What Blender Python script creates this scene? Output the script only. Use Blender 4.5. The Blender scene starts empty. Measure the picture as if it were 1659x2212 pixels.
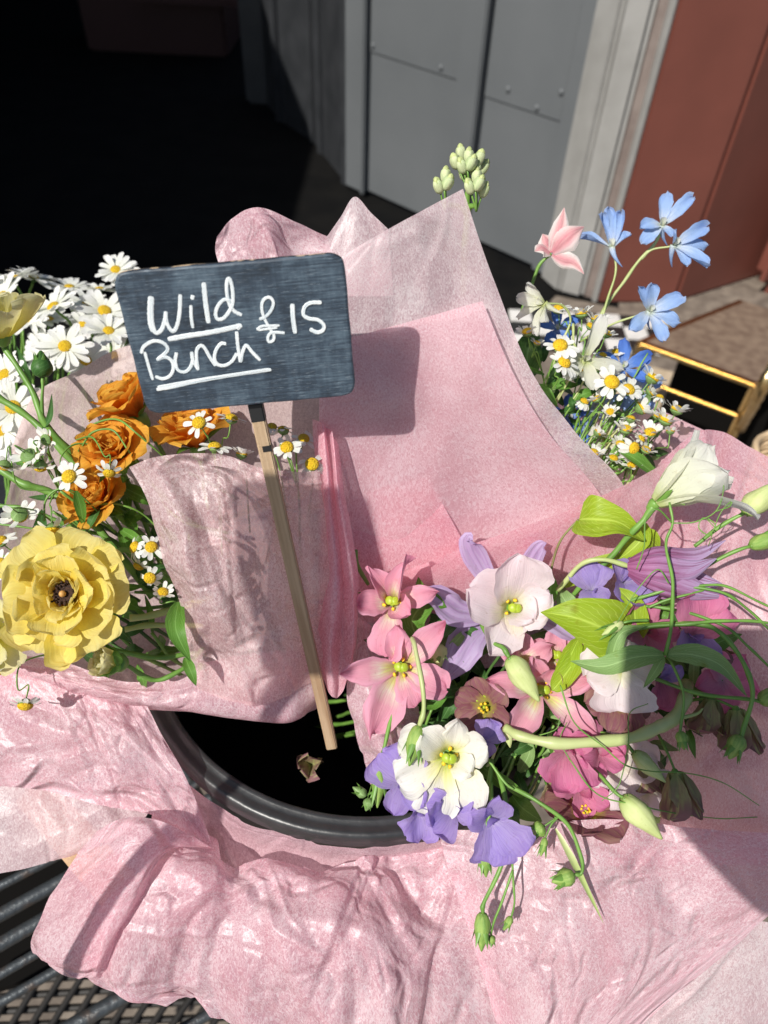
import bpy, math, random
import numpy as np
from mathutils import Vector, Matrix

# ------------------------------------------------------------ camera, sky, sun, exposure
SC = bpy.context.scene
COL = SC.collection
FPX, CX, CY, CAMH = 1597.0, 829.5, 1106.0, 1.5
_vx, _vy = 752 - CX, 2650 - CY
PITCH = math.atan2(FPX, math.hypot(_vx, _vy))
ROLL = math.atan2(_vx, _vy)
F = Vector((0, math.cos(PITCH), -math.sin(PITCH)))
_R0 = Vector((1, 0, 0)); _D0 = F.cross(_R0)
R = _R0 * math.cos(ROLL) + _D0 * math.sin(ROLL)
D = -_R0 * math.sin(ROLL) + _D0 * math.cos(ROLL)
cam = bpy.data.cameras.new('camera'); camo = bpy.data.objects.new('camera', cam); COL.objects.link(camo)
cam.sensor_fit = 'VERTICAL'; cam.sensor_height = 36; cam.lens = 36 * FPX / 2212
cam.clip_start = 0.02; cam.clip_end = 200
mc = Matrix((R, -D, -F)).transposed().to_4x4(); mc.translation = Vector((0, 0, CAMH)); camo.matrix_world = mc
cam.dof.use_dof = True; cam.dof.focus_distance = 0.41; cam.dof.aperture_fstop = 8.5
SC.camera = camo
LIGHT = Vector((0.60, 0.70, -1.0)).normalized()
w = bpy.data.worlds.new('World'); SC.world = w; w.use_nodes = True
nt = w.node_tree; sky = nt.nodes.new('ShaderNodeTexSky'); sky.sky_type = 'NISHITA'; sky.sun_disc = False
sky.sun_elevation = math.asin(-LIGHT.z); sky.sun_rotation = math.atan2(-LIGHT.x, -LIGHT.y)
nt.links.new(sky.outputs[0], nt.nodes['Background'].inputs[0]); nt.nodes['Background'].inputs[1].default_value = 0.068
sl = bpy.data.lights.new('sun', 'SUN'); sl.energy = 4.6; sl.angle = math.radians(0.6); sl.color = (1, 0.955, 0.89)
so = bpy.data.objects.new('sun', sl); COL.objects.link(so); so.rotation_euler = LIGHT.to_track_quat('-Z', 'Y').to_euler()
SC.view_settings.view_transform = 'Standard'; SC.view_settings.look = 'None'
SC.view_settings.exposure = 0.2; SC.view_settings.gamma = 1; SC.view_settings.use_curve_mapping = False
SC.render.engine = 'CYCLES'
SC.cycles.max_bounces = 10; SC.cycles.transparent_max_bounces = 12; SC.cycles.transmission_bounces = 8
SC.cycles.use_denoising = True

# ------------------------------------------------------------ helpers
rnd = random.Random(7)
def P(x, y, d): return Vector((0, 0, CAMH)) + (F + R * ((x - CX) / FPX) + D * ((y - CY) / FPX)) * d
def hit(x, y, z):
    r = F + R * ((x - CX) / FPX) + D * ((y - CY) / FPX)
    return Vector((0, 0, CAMH)) + r * ((z - CAMH) / r.z)
def fc(a, b, c): return (R * a - D * b - F * c).normalized()
WL = {}
def thing(name, label, cat, loc, group=None):
    o = bpy.data.objects.new(name, None); COL.objects.link(o); o.location = loc; o.empty_display_size = 0.01
    WL[o] = Vector(loc); o['label'] = label; o['category'] = cat
    if group: o['group'] = group
    return o
def sub(name, parent, loc):
    o = bpy.data.objects.new(name, None); COL.objects.link(o); o.parent = parent; o.empty_display_size = 0.005
    o.location = Vector(loc) - WL[parent]; WL[o] = Vector(loc); return o
def part(name, me, mat, parent=None, M=None):
    """link mesh me; M maps mesh coordinates to the world"""
    o = bpy.data.objects.new(name, me); COL.objects.link(o)
    M = M or Matrix()
    if mat and not me.materials: me.materials.append(mat)
    if parent: o.parent = parent; o.matrix_local = Matrix.Translation(-WL[parent]) @ M
    else: o.matrix_local = M
    WL[o] = M.translation.copy(); return o
def tag(o, label=None, cat=None, kind=None, group=None):
    if label: o['label'] = label
    if cat: o['category'] = cat
    if kind: o['kind'] = kind
    if group: o['group'] = group
    return o
def mesh(name, vs, fs, uvs=None, smooth=True):
    me = bpy.data.meshes.new(name); me.from_pydata([tuple(v) for v in vs], [], fs)
    if uvs is not None:
        ul = me.uv_layers.new(name='UVMap'); idx = np.empty(len(me.loops), dtype=np.int32)
        me.loops.foreach_get('vertex_index', idx)
        ul.data.foreach_set('uv', np.asarray(uvs, dtype=np.float32)[idx].ravel())
    if smooth: me.polygons.foreach_set('use_smooth', [True] * len(me.polygons))
    me.update(); return me
def gridfaces(nr, nc, wrap=False):
    fs = []
    for i in range(nr - 1):
        for j in range(nc if wrap else nc - 1):
            k = (j + 1) % nc
            fs.append((i * nc + j, i * nc + k, (i + 1) * nc + k, (i + 1) * nc + j))
    return fs
def cr(p, n):
    """Catmull-Rom through the rows of p, n samples"""
    p = np.asarray(p, float); m = len(p)
    if m == 2: return p[0] + (p[1] - p[0]) * np.linspace(0, 1, n).reshape((-1,) + (1,) * (p.ndim - 1))
    q = np.concatenate([[2 * p[0] - p[1]], p, [2 * p[-1] - p[-2]]])
    t = np.linspace(0, m - 1, n); i = np.minimum(t.astype(int), m - 2); f = (t - i).reshape((-1,) + (1,) * (p.ndim - 1))
    a, b, c, d = q[i], q[i + 1], q[i + 2], q[i + 3]
    return 0.5 * (2 * b + (c - a) * f + (2 * a - 5 * b + 4 * c - d) * f ** 2 + (3 * b - a - 3 * c + d) * f ** 3)
def box(name, lo, hi, bev=0.0):
    import bmesh
    bm = bmesh.new(); bmesh.ops.create_cube(bm, size=1)
    lo, hi = Vector(lo), Vector(hi)
    for v in bm.verts: v.co = Vector([(lo[i] + hi[i]) / 2 + v.co[i] * (hi[i] - lo[i]) for i in range(3)])
    if bev: bmesh.ops.bevel(bm, geom=bm.edges[:], offset=bev, segments=2, affect='EDGES')
    me = bpy.data.meshes.new(name); bm.to_mesh(me); bm.free(); return me
def prism(name, p0, p1, up, wdt, hgt, bev=0.0):
    """box from p0 to p1; returns mesh, matrix"""
    p0, p1 = Vector(p0), Vector(p1); y = (p1 - p0); L = y.length; y.normalize()
    x = y.cross(Vector(up)).normalized(); z = x.cross(y)
    M = Matrix((x, y, z)).transposed().to_4x4(); M.translation = p0
    return box(name, (-wdt / 2, 0, -hgt / 2), (wdt / 2, L, hgt / 2), bev), M
def tube_me(pts, radii, n=7, steps=None, name='tube', wob=0, straight=False):
    pts = [Vector(p) for p in pts]; steps = steps or max(6, len(pts) * 6)
    c = cr(np.array([list(p) for p in pts]), steps)
    rr = np.interp(np.linspace(0, 1, steps), np.linspace(0, 1, len(radii)), radii)
    if not straight:
        q = np.linspace(0, 1, steps); Ls = np.linalg.norm(np.diff(c, axis=0), axis=1).sum(); w1 = rnd.uniform(0, 6.28); rm = float(np.mean(rr))
        for ax_ in range(3): c[:, ax_] += min(rm, .0009) * .5 * np.sin(q * Ls * 190 + w1 + ax_ * 2.1) * np.sin(q * math.pi)
        rr = rr * (1 + .10 * np.sin(q * Ls * 330 + w1) + .22 * np.maximum(0, np.cos(q * Ls * 120 + w1)) ** 24)
    vs = []; uv = []; prev = None
    for i in range(steps):
        t = Vector(c[min(i + 1, steps - 1)] - c[max(i - 1, 0)]).normalized()
        if prev is None: prev = t.orthogonal().normalized()
        a = (prev - t * prev.dot(t)).normalized(); b = t.cross(a); prev = a
        r = rr[i] * (1 + wob * (rnd.random() - .5))
        for k in range(n):
            th = 2 * math.pi * k / n
            vs.append(Vector(c[i]) + (a * math.cos(th) + b * math.sin(th)) * r); uv.append((k / n, i / steps))
    fs = gridfaces(steps, n, True); fs.append(tuple(range(n - 1, -1, -1))); fs.append(tuple((steps - 1) * n + k for k in range(n)))
    return mesh(name, vs, fs, uv)
def tube(name, pts, radii, mat, parent, n=7, steps=None, straight=False):
    """pts world points"""
    o0 = Vector(pts[0]); me = tube_me([Vector(p) - o0 for p in pts], radii, n, steps, name, straight=straight or (not steps is None and name in ('rod', 'cross_rod', 'wire', 'bar', 'strand', 'lug')))
    return part(name, me, mat, parent, Matrix.Translation(o0))
def ptube(name, pp, mm, mat, parent, n=7, steps=None):
    if not isinstance(mm, (list, tuple)): mm = [mm]
    return tube(name, [P(*p) for p in pp], [m * .001 for m in (mm if len(mm) > 1 else mm * 2)], mat, parent, n, steps)
def lathe_me(prof, n=14, name='bud', lobes=0, lobe=0.0, twist=0.0, bend=0.0):
    """prof: (z, r) pairs; along +Z from the origin"""
    pr = cr(np.array(prof), max(8, len(prof) * 3)); L = pr[-1][0] or 1
    vs = []; uv = []
    for i, (z, r) in enumerate(pr):
        r = max(r, 1e-5)
        for k in range(n):
            th = 2 * math.pi * k / n; q = r * (1 + lobe * math.cos(lobes * (th + twist * z / L)))
            vs.append((q * math.cos(th) + bend * (z / L) ** 2 * L, q * math.sin(th), z)); uv.append((k / n, i / len(pr)))
    fs = gridfaces(len(pr), n, True); fs.append(tuple(range(n - 1, -1, -1))); fs.append(tuple((len(pr) - 1) * n + k for k in range(n)))
    return mesh(name, vs, fs, uv)
def frame(pos, face, spin=0.0, s=1.0):
    z = Vector(face).normalized(); x = R - z * R.dot(z)
    x = x.normalized() if x.length > .2 else (-D - z * (-D).dot(z)).normalized()
    y = z.cross(x); M = Matrix((x, y, z)).transposed().to_4x4()
    M = M @ Matrix.Rotation(spin, 4, 'Z') @ Matrix.Scale(s, 4); M.translation = Vector(pos); return M

PROF = {
 'round': ([0, .12, .35, .65, .85, .95, 1], [.28, .45, .78, 1, .88, .6, .12]),
 'fan': ([0, .15, .4, .7, .88, .96, 1], [.16, .32, .68, .98, 1, .8, .35]),
 'point': ([0, .15, .4, .6, .8, .93, 1], [.3, .6, .95, 1, .7, .3, .02]),
 'lance': ([0, .12, .35, .6, .85, 1], [.25, .7, 1, .85, .4, .02]),
 'ray': ([0, .2, .6, .9, 1], [.45, .8, 1, .85, .35]),
 'heart': ([0, .06, .2, .4, .7, .9, 1], [.1, .75, 1, .95, .55, .2, .02]),
 'clem': ([0, .15, .4, .65, .85, .95, 1], [.3, .7, 1, .8, .35, .14, .03]),
}
def petal_me(L, W, prof='round', e0=30, e1=0, cup=.6, ruf=.0, rf=3, seed=0, nu=9, nv=11, r0=0.0, rib=0.0, nrib=3, twist=0.0, rag=0.0, mid=None, roll=None):
    rg = random.Random(seed); ph = [rg.uniform(0, 6.28) for _ in range(4)]; rsd = rg.uniform(-.6, 1)
    roll = rg.uniform(-.16, .10) if roll is None else roll
    vv = np.sin(np.linspace(0, 1, nv) * math.pi / 2 * .999) * .35 + np.linspace(0, 1, nv) * .65
    vv = vv / vv[-1]
    wv = np.interp(vv, *PROF[prof]); r = r0; z = 0; pv = 0; vs = []; uv = []
    e_m = mid
    for i, v in enumerate(vv):
        e = math.radians(e0 + (e1 - e0) * v if e_m is None else (e0 + (e_m - e0) * v * 2 if v < .5 else e_m + (e1 - e_m) * (v - .5) * 2))
        dv = (v - pv) * L; pv = v
        r += dv * math.cos(e); z += dv * math.sin(e)
        nr, nz = -math.sin(e), math.cos(e); wd = W / 2 * wv[i] * (1 + rag * math.sin(17 * v + ph[3]))
        tw = twist * v
        for j in range(nu):
            u = -1 + 2 * j / (nu - 1); c = cup if abs(cup) > 1e-3 else 1e-3
            x = wd * math.sin(c * u) / c; h = wd * (1 - math.cos(c * u)) / c
            h += ruf * L * v ** 1.5 * (.35 + abs(u)) * math.sin(rf * u + ph[0] + 2.2 * v) + ruf * .5 * L * v * abs(u) ** 2 * math.sin(rf * 2.3 * v + ph[1] + (2 if u > 0 else 0))
            h += rib * W * math.cos(nrib * math.pi * u) * math.sin(math.pi * min(v * 1.1, 1))
            if nu > 8:
                h += W * (.020 * math.sin(5.1 * u + 3.3 * v + ph[1]) * v + .012 * math.sin(9.7 * u - 6 * v + ph[2]) * v) + roll * W * abs(u) ** 4 * v * (1 if u > 0 else rsd)
                ee = .035 * W * v * v * math.sin(7.3 * v * 2 + 11 * abs(u) + ph[3] + (2 if u > 0 else 0)); x *= 1 + .04 * math.sin(23 * v + ph[0] + (1 if u > 0 else 4))
            ext = (rag + (.012 if nu > 8 else 0)) * L * .6 * math.sin(5 * u + ph[2]) * v ** 3
            x2 = x * math.cos(tw) - h * math.sin(tw); h2 = x * math.sin(tw) + h * math.cos(tw)
            vs.append((x2, r + nr * h2 + ext * math.cos(e), z + nz * h2 + ext * math.sin(e))); uv.append((j / (nu - 1), v))
    return mesh('petal', vs, gridfaces(nv, nu), uv)
def ribbon(name, pp, wpx, mat, parent, nhint=(0, 0, 1), prof='lance', cup=.5, ruf=.0, rib=0, nrib=3, nu=9, nv=18, world=False, fold=0.0, roll=0.0):
    """leaf or long petal along image points pp with max width wpx (image px at its own depth)"""
    pts = [P(*p) for p in pp] if not world else [Vector(p) for p in pp]
    c = cr(np.array([list(p) for p in pts]), nv); dm = sum(p[2] for p in pp) / len(pp) if not world else 1
    W = wpx * dm / FPX if not world else wpx
    wv = np.interp(np.linspace(0, 1, nv), *PROF[prof]); nh0 = fc(*nhint); vs = []; uv = []; L = sum(np.linalg.norm(c[i + 1] - c[i]) for i in range(nv - 1))
    ph = rnd.uniform(0, 6.28); o0 = Vector(c[0])
    for i in range(nv):
        v = i / (nv - 1); t = Vector(c[min(i + 1, nv - 1)] - c[max(i - 1, 0)]).normalized()
        nh = nh0 if not roll else Matrix.Rotation(roll * v, 3, t) @ nh0
        n = (nh - t * nh.dot(t)).normalized(); s = t.cross(n)
        wd = W / 2 * wv[i]
        for j in range(nu):
            u = -1 + 2 * j / (nu - 1); cc = cup if abs(cup) > 1e-3 else 1e-3
            x = wd * math.sin(cc * u) / cc; h = wd * (1 - math.cos(cc * u)) / cc + fold * wd * abs(u)
            h += ruf * W * abs(u) * math.sin(9 * v + ph + (1.7 if u > 0 else 0)) + rib * W * math.cos(nrib * math.pi * u) * math.sin(math.pi * v)
            vs.append(Vector(c[i]) + s * x + n * h - o0); uv.append((j / (nu - 1), v))
    return part(name, mesh(name, vs, gridfaces(nv, nu), uv), mat, parent, Matrix.Translation(o0))

# ------------------------------------------------------------ materials
def newmat(name):
    m = bpy.data.materials.new(name); m.use_nodes = True; n = m.node_tree; n.nodes.clear()
    out = n.nodes.new('ShaderNodeOutputMaterial'); return m, n, out
def N(n, t, **kw):
    x = n.nodes.new(t)
    for k, v in kw.items():
        if k.startswith('i_'):
            key = k[2:]; x.inputs[int(key) if key.isdigit() else key].default_value = v
        else: setattr(x, k, v)
    return x
def rgba(c): return (c[0], c[1], c[2], 1)
def ramp(n, stops):
    r = n.nodes.new('ShaderNodeValToRGB'); e = r.color_ramp.elements
    while len(e) < len(stops): e.new(.5)
    for q, (p, c) in zip(e, stops): q.position = p; q.color = rgba(c)
    return r
def solid(name, c, rough=.5, metal=0, c2=None, scale=30, bump=0, bscale=80, spec=.5, stretch=None, coord='Object', detail=6, contrast=(.35, .65), coat=0):
    m, n, out = newmat(name); b = N(n, 'ShaderNodeBsdfPrincipled'); b.inputs['Roughness'].default_value = rough
    b.inputs['Metallic'].default_value = metal; b.inputs['Specular IOR Level'].default_value = spec; b.inputs['Coat Weight'].default_value = coat
    tc = N(n, 'ShaderNodeTexCoord'); mp = N(n, 'ShaderNodeMapping'); n.links.new(tc.outputs[coord], mp.inputs[0])
    if stretch: mp.inputs['Scale'].default_value = stretch
    if c2:
        nz = N(n, 'ShaderNodeTexNoise', i_Scale=scale, i_Detail=detail); n.links.new(mp.outputs[0], nz.inputs['Vector'])
        rp = ramp(n, [(contrast[0], c), (contrast[1], c2)]); n.links.new(nz.outputs['Fac'], rp.inputs[0]); n.links.new(rp.outputs[0], b.inputs['Base Color'])
    else: b.inputs['Base Color'].default_value = rgba(c)
    if bump:
        nb = N(n, 'ShaderNodeTexNoise', i_Scale=bscale, i_Detail=5); n.links.new(mp.outputs[0], nb.inputs['Vector'])
        bp = N(n, 'ShaderNodeBump', i_Strength=bump, i_Distance=.002); n.links.new(nb.outputs['Fac'], bp.inputs['Height']); n.links.new(bp.outputs[0], b.inputs['Normal'])
    n.links.new(b.outputs[0], out.inputs[0]); return m
def petalmat(name, stops, vein=None, vamt=.3, trans=.46, rough=.58, vs=38, bump=.9, leaf=False, edge=None):
    m, n, out = newmat(name); uv = N(n, 'ShaderNodeTexCoord'); sep = N(n, 'ShaderNodeSeparateXYZ'); n.links.new(uv.outputs['UV'], sep.inputs[0])
    # soft irregular gradient base -> tip
    nz0 = N(n, 'ShaderNodeTexNoise', i_Scale=4.0, i_Detail=3); n.links.new(uv.outputs['UV'], nz0.inputs['Vector'])
    ma = N(n, 'ShaderNodeMath', operation='MULTIPLY_ADD', i_1=.25, i_2=-.125); n.links.new(nz0.outputs['Fac'], ma.inputs[0])
    ad = N(n, 'ShaderNodeMath', operation='ADD'); n.links.new(ma.outputs[0], ad.inputs[0]); n.links.new(sep.outputs['Y'], ad.inputs[1])
    rp = ramp(n, stops); n.links.new(ad.outputs[0], rp.inputs[0]); col = rp.outputs[0]
    mp = N(n, 'ShaderNodeMapping'); mp.inputs['Scale'].default_value = (vs, 1.6, 1); n.links.new(uv.outputs['UV'], mp.inputs[0])
    # fan the veins out from the base
    nz = N(n, 'ShaderNodeTexNoise', i_Scale=1.0, i_Detail=4, i_Distortion=.3); n.links.new(mp.outputs[0], nz.inputs['Vector'])
    if vein:
        vr = ramp(n, [(.46, (0, 0, 0)), (.62, (1, 1, 1))]); n.links.new(nz.outputs['Fac'], vr.inputs[0])
        sc = N(n, 'ShaderNodeMath', operation='MULTIPLY', i_1=vamt); n.links.new(vr.outputs[0], sc.inputs[0])
        mx = N(n, 'ShaderNodeMix', data_type='RGBA'); n.links.new(sc.outputs[0], mx.inputs[0]); n.links.new(col, mx.inputs[6]); mx.inputs[7].default_value = rgba(vein); col = mx.outputs[2]
    if edge:
        ab = N(n, 'ShaderNodeMath', operation='MULTIPLY_ADD', i_1=2, i_2=-1); n.links.new(sep.outputs['X'], ab.inputs[0])
        a2 = N(n, 'ShaderNodeMath', operation='ABSOLUTE'); n.links.new(ab.outputs[0], a2.inputs[0])
        er = ramp(n, [(.30, (0, 0, 0)), (.85, (1, 1, 1))]); n.links.new(a2.outputs[0], er.inputs[0])
        mx = N(n, 'ShaderNodeMix', data_type='RGBA'); n.links.new(er.outputs[0], mx.inputs[0]); n.links.new(col, mx.inputs[6]); mx.inputs[7].default_value = rgba(edge); col = mx.outputs[2]
    if not leaf:
        bl = N(n, 'ShaderNodeTexNoise', i_Scale=260, i_Detail=6, i_Roughness=.7); n.links.new(uv.outputs['Object'], bl.inputs['Vector'])
        br = ramp(n, [(.30, (.86, .82, .78)), (.42, (1, 1, 1)), (.60, (1, 1, 1)), (.76, (.90, .88, .90))]); n.links.new(bl.outputs['Fac'], br.inputs[0])
        mu = N(n, 'ShaderNodeMix', data_type='RGBA', blend_type='MULTIPLY'); mu.inputs[0].default_value = 1; n.links.new(col, mu.inputs[6]); n.links.new(br.outputs[0], mu.inputs[7]); col = mu.outputs[2]
    if leaf:
        x0 = N(n, 'ShaderNodeMath', operation='SUBTRACT', i_1=.5); n.links.new(sep.outputs['X'], x0.inputs[0]); x1 = N(n, 'ShaderNodeMath', operation='ABSOLUTE'); n.links.new(x0.outputs[0], x1.inputs[0])
        x2 = N(n, 'ShaderNodeMath', operation='MULTIPLY_ADD', i_1=-1.1); n.links.new(x1.outputs[0], x2.inputs[0]); n.links.new(ad.outputs[0], x2.inputs[2])
        x3 = N(n, 'ShaderNodeMath', operation='MULTIPLY', i_1=58.0); n.links.new(x2.outputs[0], x3.inputs[0]); x4 = N(n, 'ShaderNodeMath', operation='SINE'); n.links.new(x3.outputs[0], x4.inputs[0])
        lr = ramp(n, [(.90, (0, 0, 0)), (1.0, (.5, .5, .5))]); n.links.new(x4.outputs[0], lr.inputs[0])
        mr_ = ramp(n, [(.0, (.8, .8, .8)), (.045, (0, 0, 0))]); n.links.new(x1.outputs[0], mr_.inputs[0])
        mx_ = N(n, 'ShaderNodeMath', operation='MAXIMUM'); n.links.new(lr.outputs[0], mx_.inputs[0]); n.links.new(mr_.outputs[0], mx_.inputs[1])
        mc_ = N(n, 'ShaderNodeMix', data_type='RGBA'); n.links.new(mx_.outputs[0], mc_.inputs[0]); n.links.new(col, mc_.inputs[6]); mc_.inputs[7].default_value = rgba(tuple(min(1, q * 1.5 + .03) for q in vein)); col = mc_.outputs[2]
        bl = N(n, 'ShaderNodeTexNoise', i_Scale=3.0, i_Detail=5); n.links.new(uv.outputs['Object'], bl.inputs['Vector']); bl.inputs['Scale'].default_value = 90
        br = ramp(n, [(.62, (1, 1, 1)), (.74, (.78, .66, .35))]); n.links.new(bl.outputs['Fac'], br.inputs[0])
        mu = N(n, 'ShaderNodeMix', data_type='RGBA', blend_type='MULTIPLY'); mu.inputs[0].default_value = 1; n.links.new(col, mu.inputs[6]); n.links.new(br.outputs[0], mu.inputs[7]); col = mu.outputs[2]
    b = N(n, 'ShaderNodeBsdfPrincipled', i_Roughness=rough); b.inputs['Specular IOR Level'].default_value = .25; n.links.new(col, b.inputs['Base Color'])
    bp = N(n, 'ShaderNodeBump', i_Strength=bump, i_Distance=.0006); n.links.new(nz.outputs['Fac'], bp.inputs['Height']); n.links.new(bp.outputs[0], b.inputs['Normal'])
    tr = N(n, 'ShaderNodeBsdfTranslucent'); n.links.new(col, tr.inputs[0])
    ms = N(n, 'ShaderNodeMixShader', i_0=trans); n.links.new(b.outputs[0], ms.inputs[1]); n.links.new(tr.outputs[0], ms.inputs[2]); n.links.new(ms.outputs[0], out.inputs[0])
    return m
def tissuemat(name, c_fib, c_base, transp=(.05, .26), trans=.45, crinkle=.5, cscale=22, grain=.10, spec=.5):
    """thin mottled tissue paper: fibres, some see-through, light coming through, sharp creases"""
    m, n, out = newmat(name); uv = N(n, 'ShaderNodeTexCoord')
    mp = N(n, 'ShaderNodeMapping'); mp.inputs['Scale'].default_value = (1.0, .62, 1); mp.inputs['Rotation'].default_value = (0, 0, .5); n.links.new(uv.outputs['UV'], mp.inputs[0])
    f1 = N(n, 'ShaderNodeTexNoise', i_Scale=980, i_Detail=3, i_Roughness=.55, i_Distortion=1.3); n.links.new(mp.outputs[0], f1.inputs['Vector'])
    f2 = N(n, 'ShaderNodeTexNoise', i_Scale=34, i_Detail=2); n.links.new(uv.outputs['UV'], f2.inputs['Vector'])
    ad = N(n, 'ShaderNodeMath', operation='MULTIPLY_ADD', i_1=.35); n.links.new(f2.outputs['Fac'], ad.inputs[0]); n.links.new(f1.outputs['Fac'], ad.inputs[2])
    rp = ramp(n, [(.53, c_base), (.82, c_fib)]); n.links.new(ad.outputs[0], rp.inputs[0])
    tr_ = N(n, 'ShaderNodeMapRange'); tr_.inputs[1].default_value = .54; tr_.inputs[2].default_value = .80; tr_.inputs[3].default_value = transp[1]; tr_.inputs[4].default_value = transp[0]; n.links.new(ad.outputs[0], tr_.inputs[0])
    wn = N(n, 'ShaderNodeTexNoise', i_Scale=22, i_Detail=2); n.links.new(uv.outputs['UV'], wn.inputs['Vector'])
    va = N(n, 'ShaderNodeVectorMath', operation='MULTIPLY_ADD'); va.inputs[1].default_value = (.035, .035, .035); n.links.new(wn.outputs['Color'], va.inputs[0]); n.links.new(uv.outputs['UV'], va.inputs[2])
    hs = None
    for sc_, wd_, am_ in ((cscale, .10, 1.0), (cscale * 2.7, .16, .35)):
        vo = N(n, 'ShaderNodeTexVoronoi', feature='DISTANCE_TO_EDGE', i_Scale=sc_); n.links.new(va.outputs[0], vo.inputs['Vector'])
        cl = N(n, 'ShaderNodeMapRange', interpolation_type='SMOOTHSTEP'); cl.inputs[1].default_value = 0; cl.inputs[2].default_value = wd_; cl.inputs[3].default_value = am_; cl.inputs[4].default_value = 0; n.links.new(vo.outputs['Distance'], cl.inputs[0])
        mk = N(n, 'ShaderNodeTexNoise', i_Scale=sc_ * .9, i_Detail=1); n.links.new(uv.outputs['UV'], mk.inputs['Vector'])
        mr = N(n, 'ShaderNodeMapRange'); mr.inputs[1].default_value = .42; mr.inputs[2].default_value = .66; n.links.new(mk.outputs['Fac'], mr.inputs[0])
        ml = N(n, 'ShaderNodeMath', operation='MULTIPLY'); n.links.new(cl.outputs[0], ml.inputs[0]); n.links.new(mr.outputs[0], ml.inputs[1])
        if hs is None: hs = ml.outputs[0]
        else:
            sm = N(n, 'ShaderNodeMath', operation='ADD'); n.links.new(hs, sm.inputs[0]); n.links.new(ml.outputs[0], sm.inputs[1]); hs = sm.outputs[0]
    nb = N(n, 'ShaderNodeTexNoise', i_Scale=130, i_Detail=3, i_Distortion=1.5); n.links.new(uv.outputs['UV'], nb.inputs['Vector'])
    rd = N(n, 'ShaderNodeMath', operation='MULTIPLY_ADD', i_1=grain); n.links.new(nb.outputs['Fac'], rd.inputs[0]); n.links.new(hs, rd.inputs[2])
    bp = N(n, 'ShaderNodeBump', i_Strength=crinkle, i_Distance=.0035); n.links.new(rd.outputs[0], bp.inputs['Height'])
    b = N(n, 'ShaderNodeBsdfPrincipled', i_Roughness=.38); b.inputs['Specular IOR Level'].default_value = spec
    n.links.new(rp.outputs[0], b.inputs['Base Color']); n.links.new(bp.outputs[0], b.inputs['Normal'])
    t = N(n, 'ShaderNodeBsdfTranslucent'); n.links.new(rp.outputs[0], t.inputs[0]); n.links.new(bp.outputs[0], t.inputs['Normal'])
    ms = N(n, 'ShaderNodeMixShader', i_0=trans); n.links.new(b.outputs[0], ms.inputs[1]); n.links.new(t.outputs[0], ms.inputs[2])
    tp = N(n, 'ShaderNodeBsdfTransparent'); tp.inputs[0].default_value = (1, .86, .88, 1)
    m2 = N(n, 'ShaderNodeMixShader'); n.links.new(tr_.outputs[0], m2.inputs[0]); n.links.new(ms.outputs[0], m2.inputs[1]); n.links.new(tp.outputs[0], m2.inputs[2])
    n.links.new(m2.outputs[0], out.inputs[0]); return m
TIS = tissuemat('pink_tissue', (.95, .68, .74), (.89, .52, .60), crinkle=.3, trans=.5)
TIS_C = tissuemat('pink_tissue_crumpled', (.97, .77, .82), (.88, .47, .56), transp=(.05, .24), crinkle=1.0, cscale=16, grain=.12, spec=.7, trans=.5)
TIS_V = tissuemat('sheer_crumpled_tissue', (.95, .79, .80), (.82, .51, .54), transp=(.16, .38), crinkle=1.0, cscale=18, grain=.12, spec=.7, trans=.5)
TIS_G = tissuemat('pale_tissue', (.96, .85, .87), (.86, .60, .66), transp=(.08, .30), crinkle=.2, cscale=14, trans=.5)
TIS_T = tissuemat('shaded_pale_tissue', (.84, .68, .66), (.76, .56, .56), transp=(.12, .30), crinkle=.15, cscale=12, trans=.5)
TIS_M = tissuemat('layered_tissue', (.96, .76, .81), (.89, .52, .59), transp=(.10, .28), crinkle=.12, cscale=8, grain=.06, trans=.5)
TIS_S = tissuemat('smooth_tissue', (.96, .68, .74), (.89, .42, .51), transp=(.06, .24), crinkle=.15, cscale=8, grain=.06, trans=.5)
GR_STEM = solid('green_stem', (.10, .22, .035), .45, c2=(.17, .33, .06), scale=60, bump=.2)
GR_DARK = solid('dark_stem', (.045, .11, .025), .5, c2=(.08, .17, .04), scale=60, bump=.2)
GR_PALE = solid('pale_stem', (.34, .42, .14), .45, c2=(.45, .50, .22), scale=40, bump=.2)
GR_MAUVE = solid('mauve_stem', (.20, .12, .08), .5, c2=(.20, .24, .06), scale=50, bump=.2)
def leafmat(name, a, b_, vein, trans=.35): return petalmat(name, [(0, a), (.5, b_), (1, a)], vein=vein, vamt=.5, trans=trans, rough=.45, vs=9, bump=.8, leaf=True)
LF = leafmat('leaf_green', (.09, .22, .03), (.12, .29, .04), (.16, .33, .07))
LF_D = leafmat('leaf_dark', (.035, .10, .02), (.05, .14, .03), (.08, .18, .05), .2)
LF_L = leafmat('leaf_lime', (.28, .42, .02), (.36, .52, .03), (.42, .56, .08), .4)
LF_S = leafmat('leaf_sage', (.20, .34, .10), (.26, .42, .14), (.3, .45, .18), .35)
BUD_G = solid('bud_green', (.16, .30, .05), .5, c2=(.30, .42, .10), scale=1.0, stretch=(600, 600, 60), bump=.3)
BUD_P = petalmat('bud_cream', [(0, (.34, .48, .12)), (.35, (.70, .76, .36)), (1, (.62, .72, .30))], vein=(.5, .6, .2), vamt=.4, trans=.25, vs=14)
YEL_DISC = solid('yellow_disc', (.85, .60, .015), .6, c2=(.72, .40, .005), scale=900, bump=1.0, bscale=1400)
STAMEN = solid('stamen_yellow', (.85, .52, .02), .55)
STIG = solid('stigma_green', (.30, .42, .02), .45, c2=(.42, .52, .04), scale=300, bump=.3)
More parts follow.
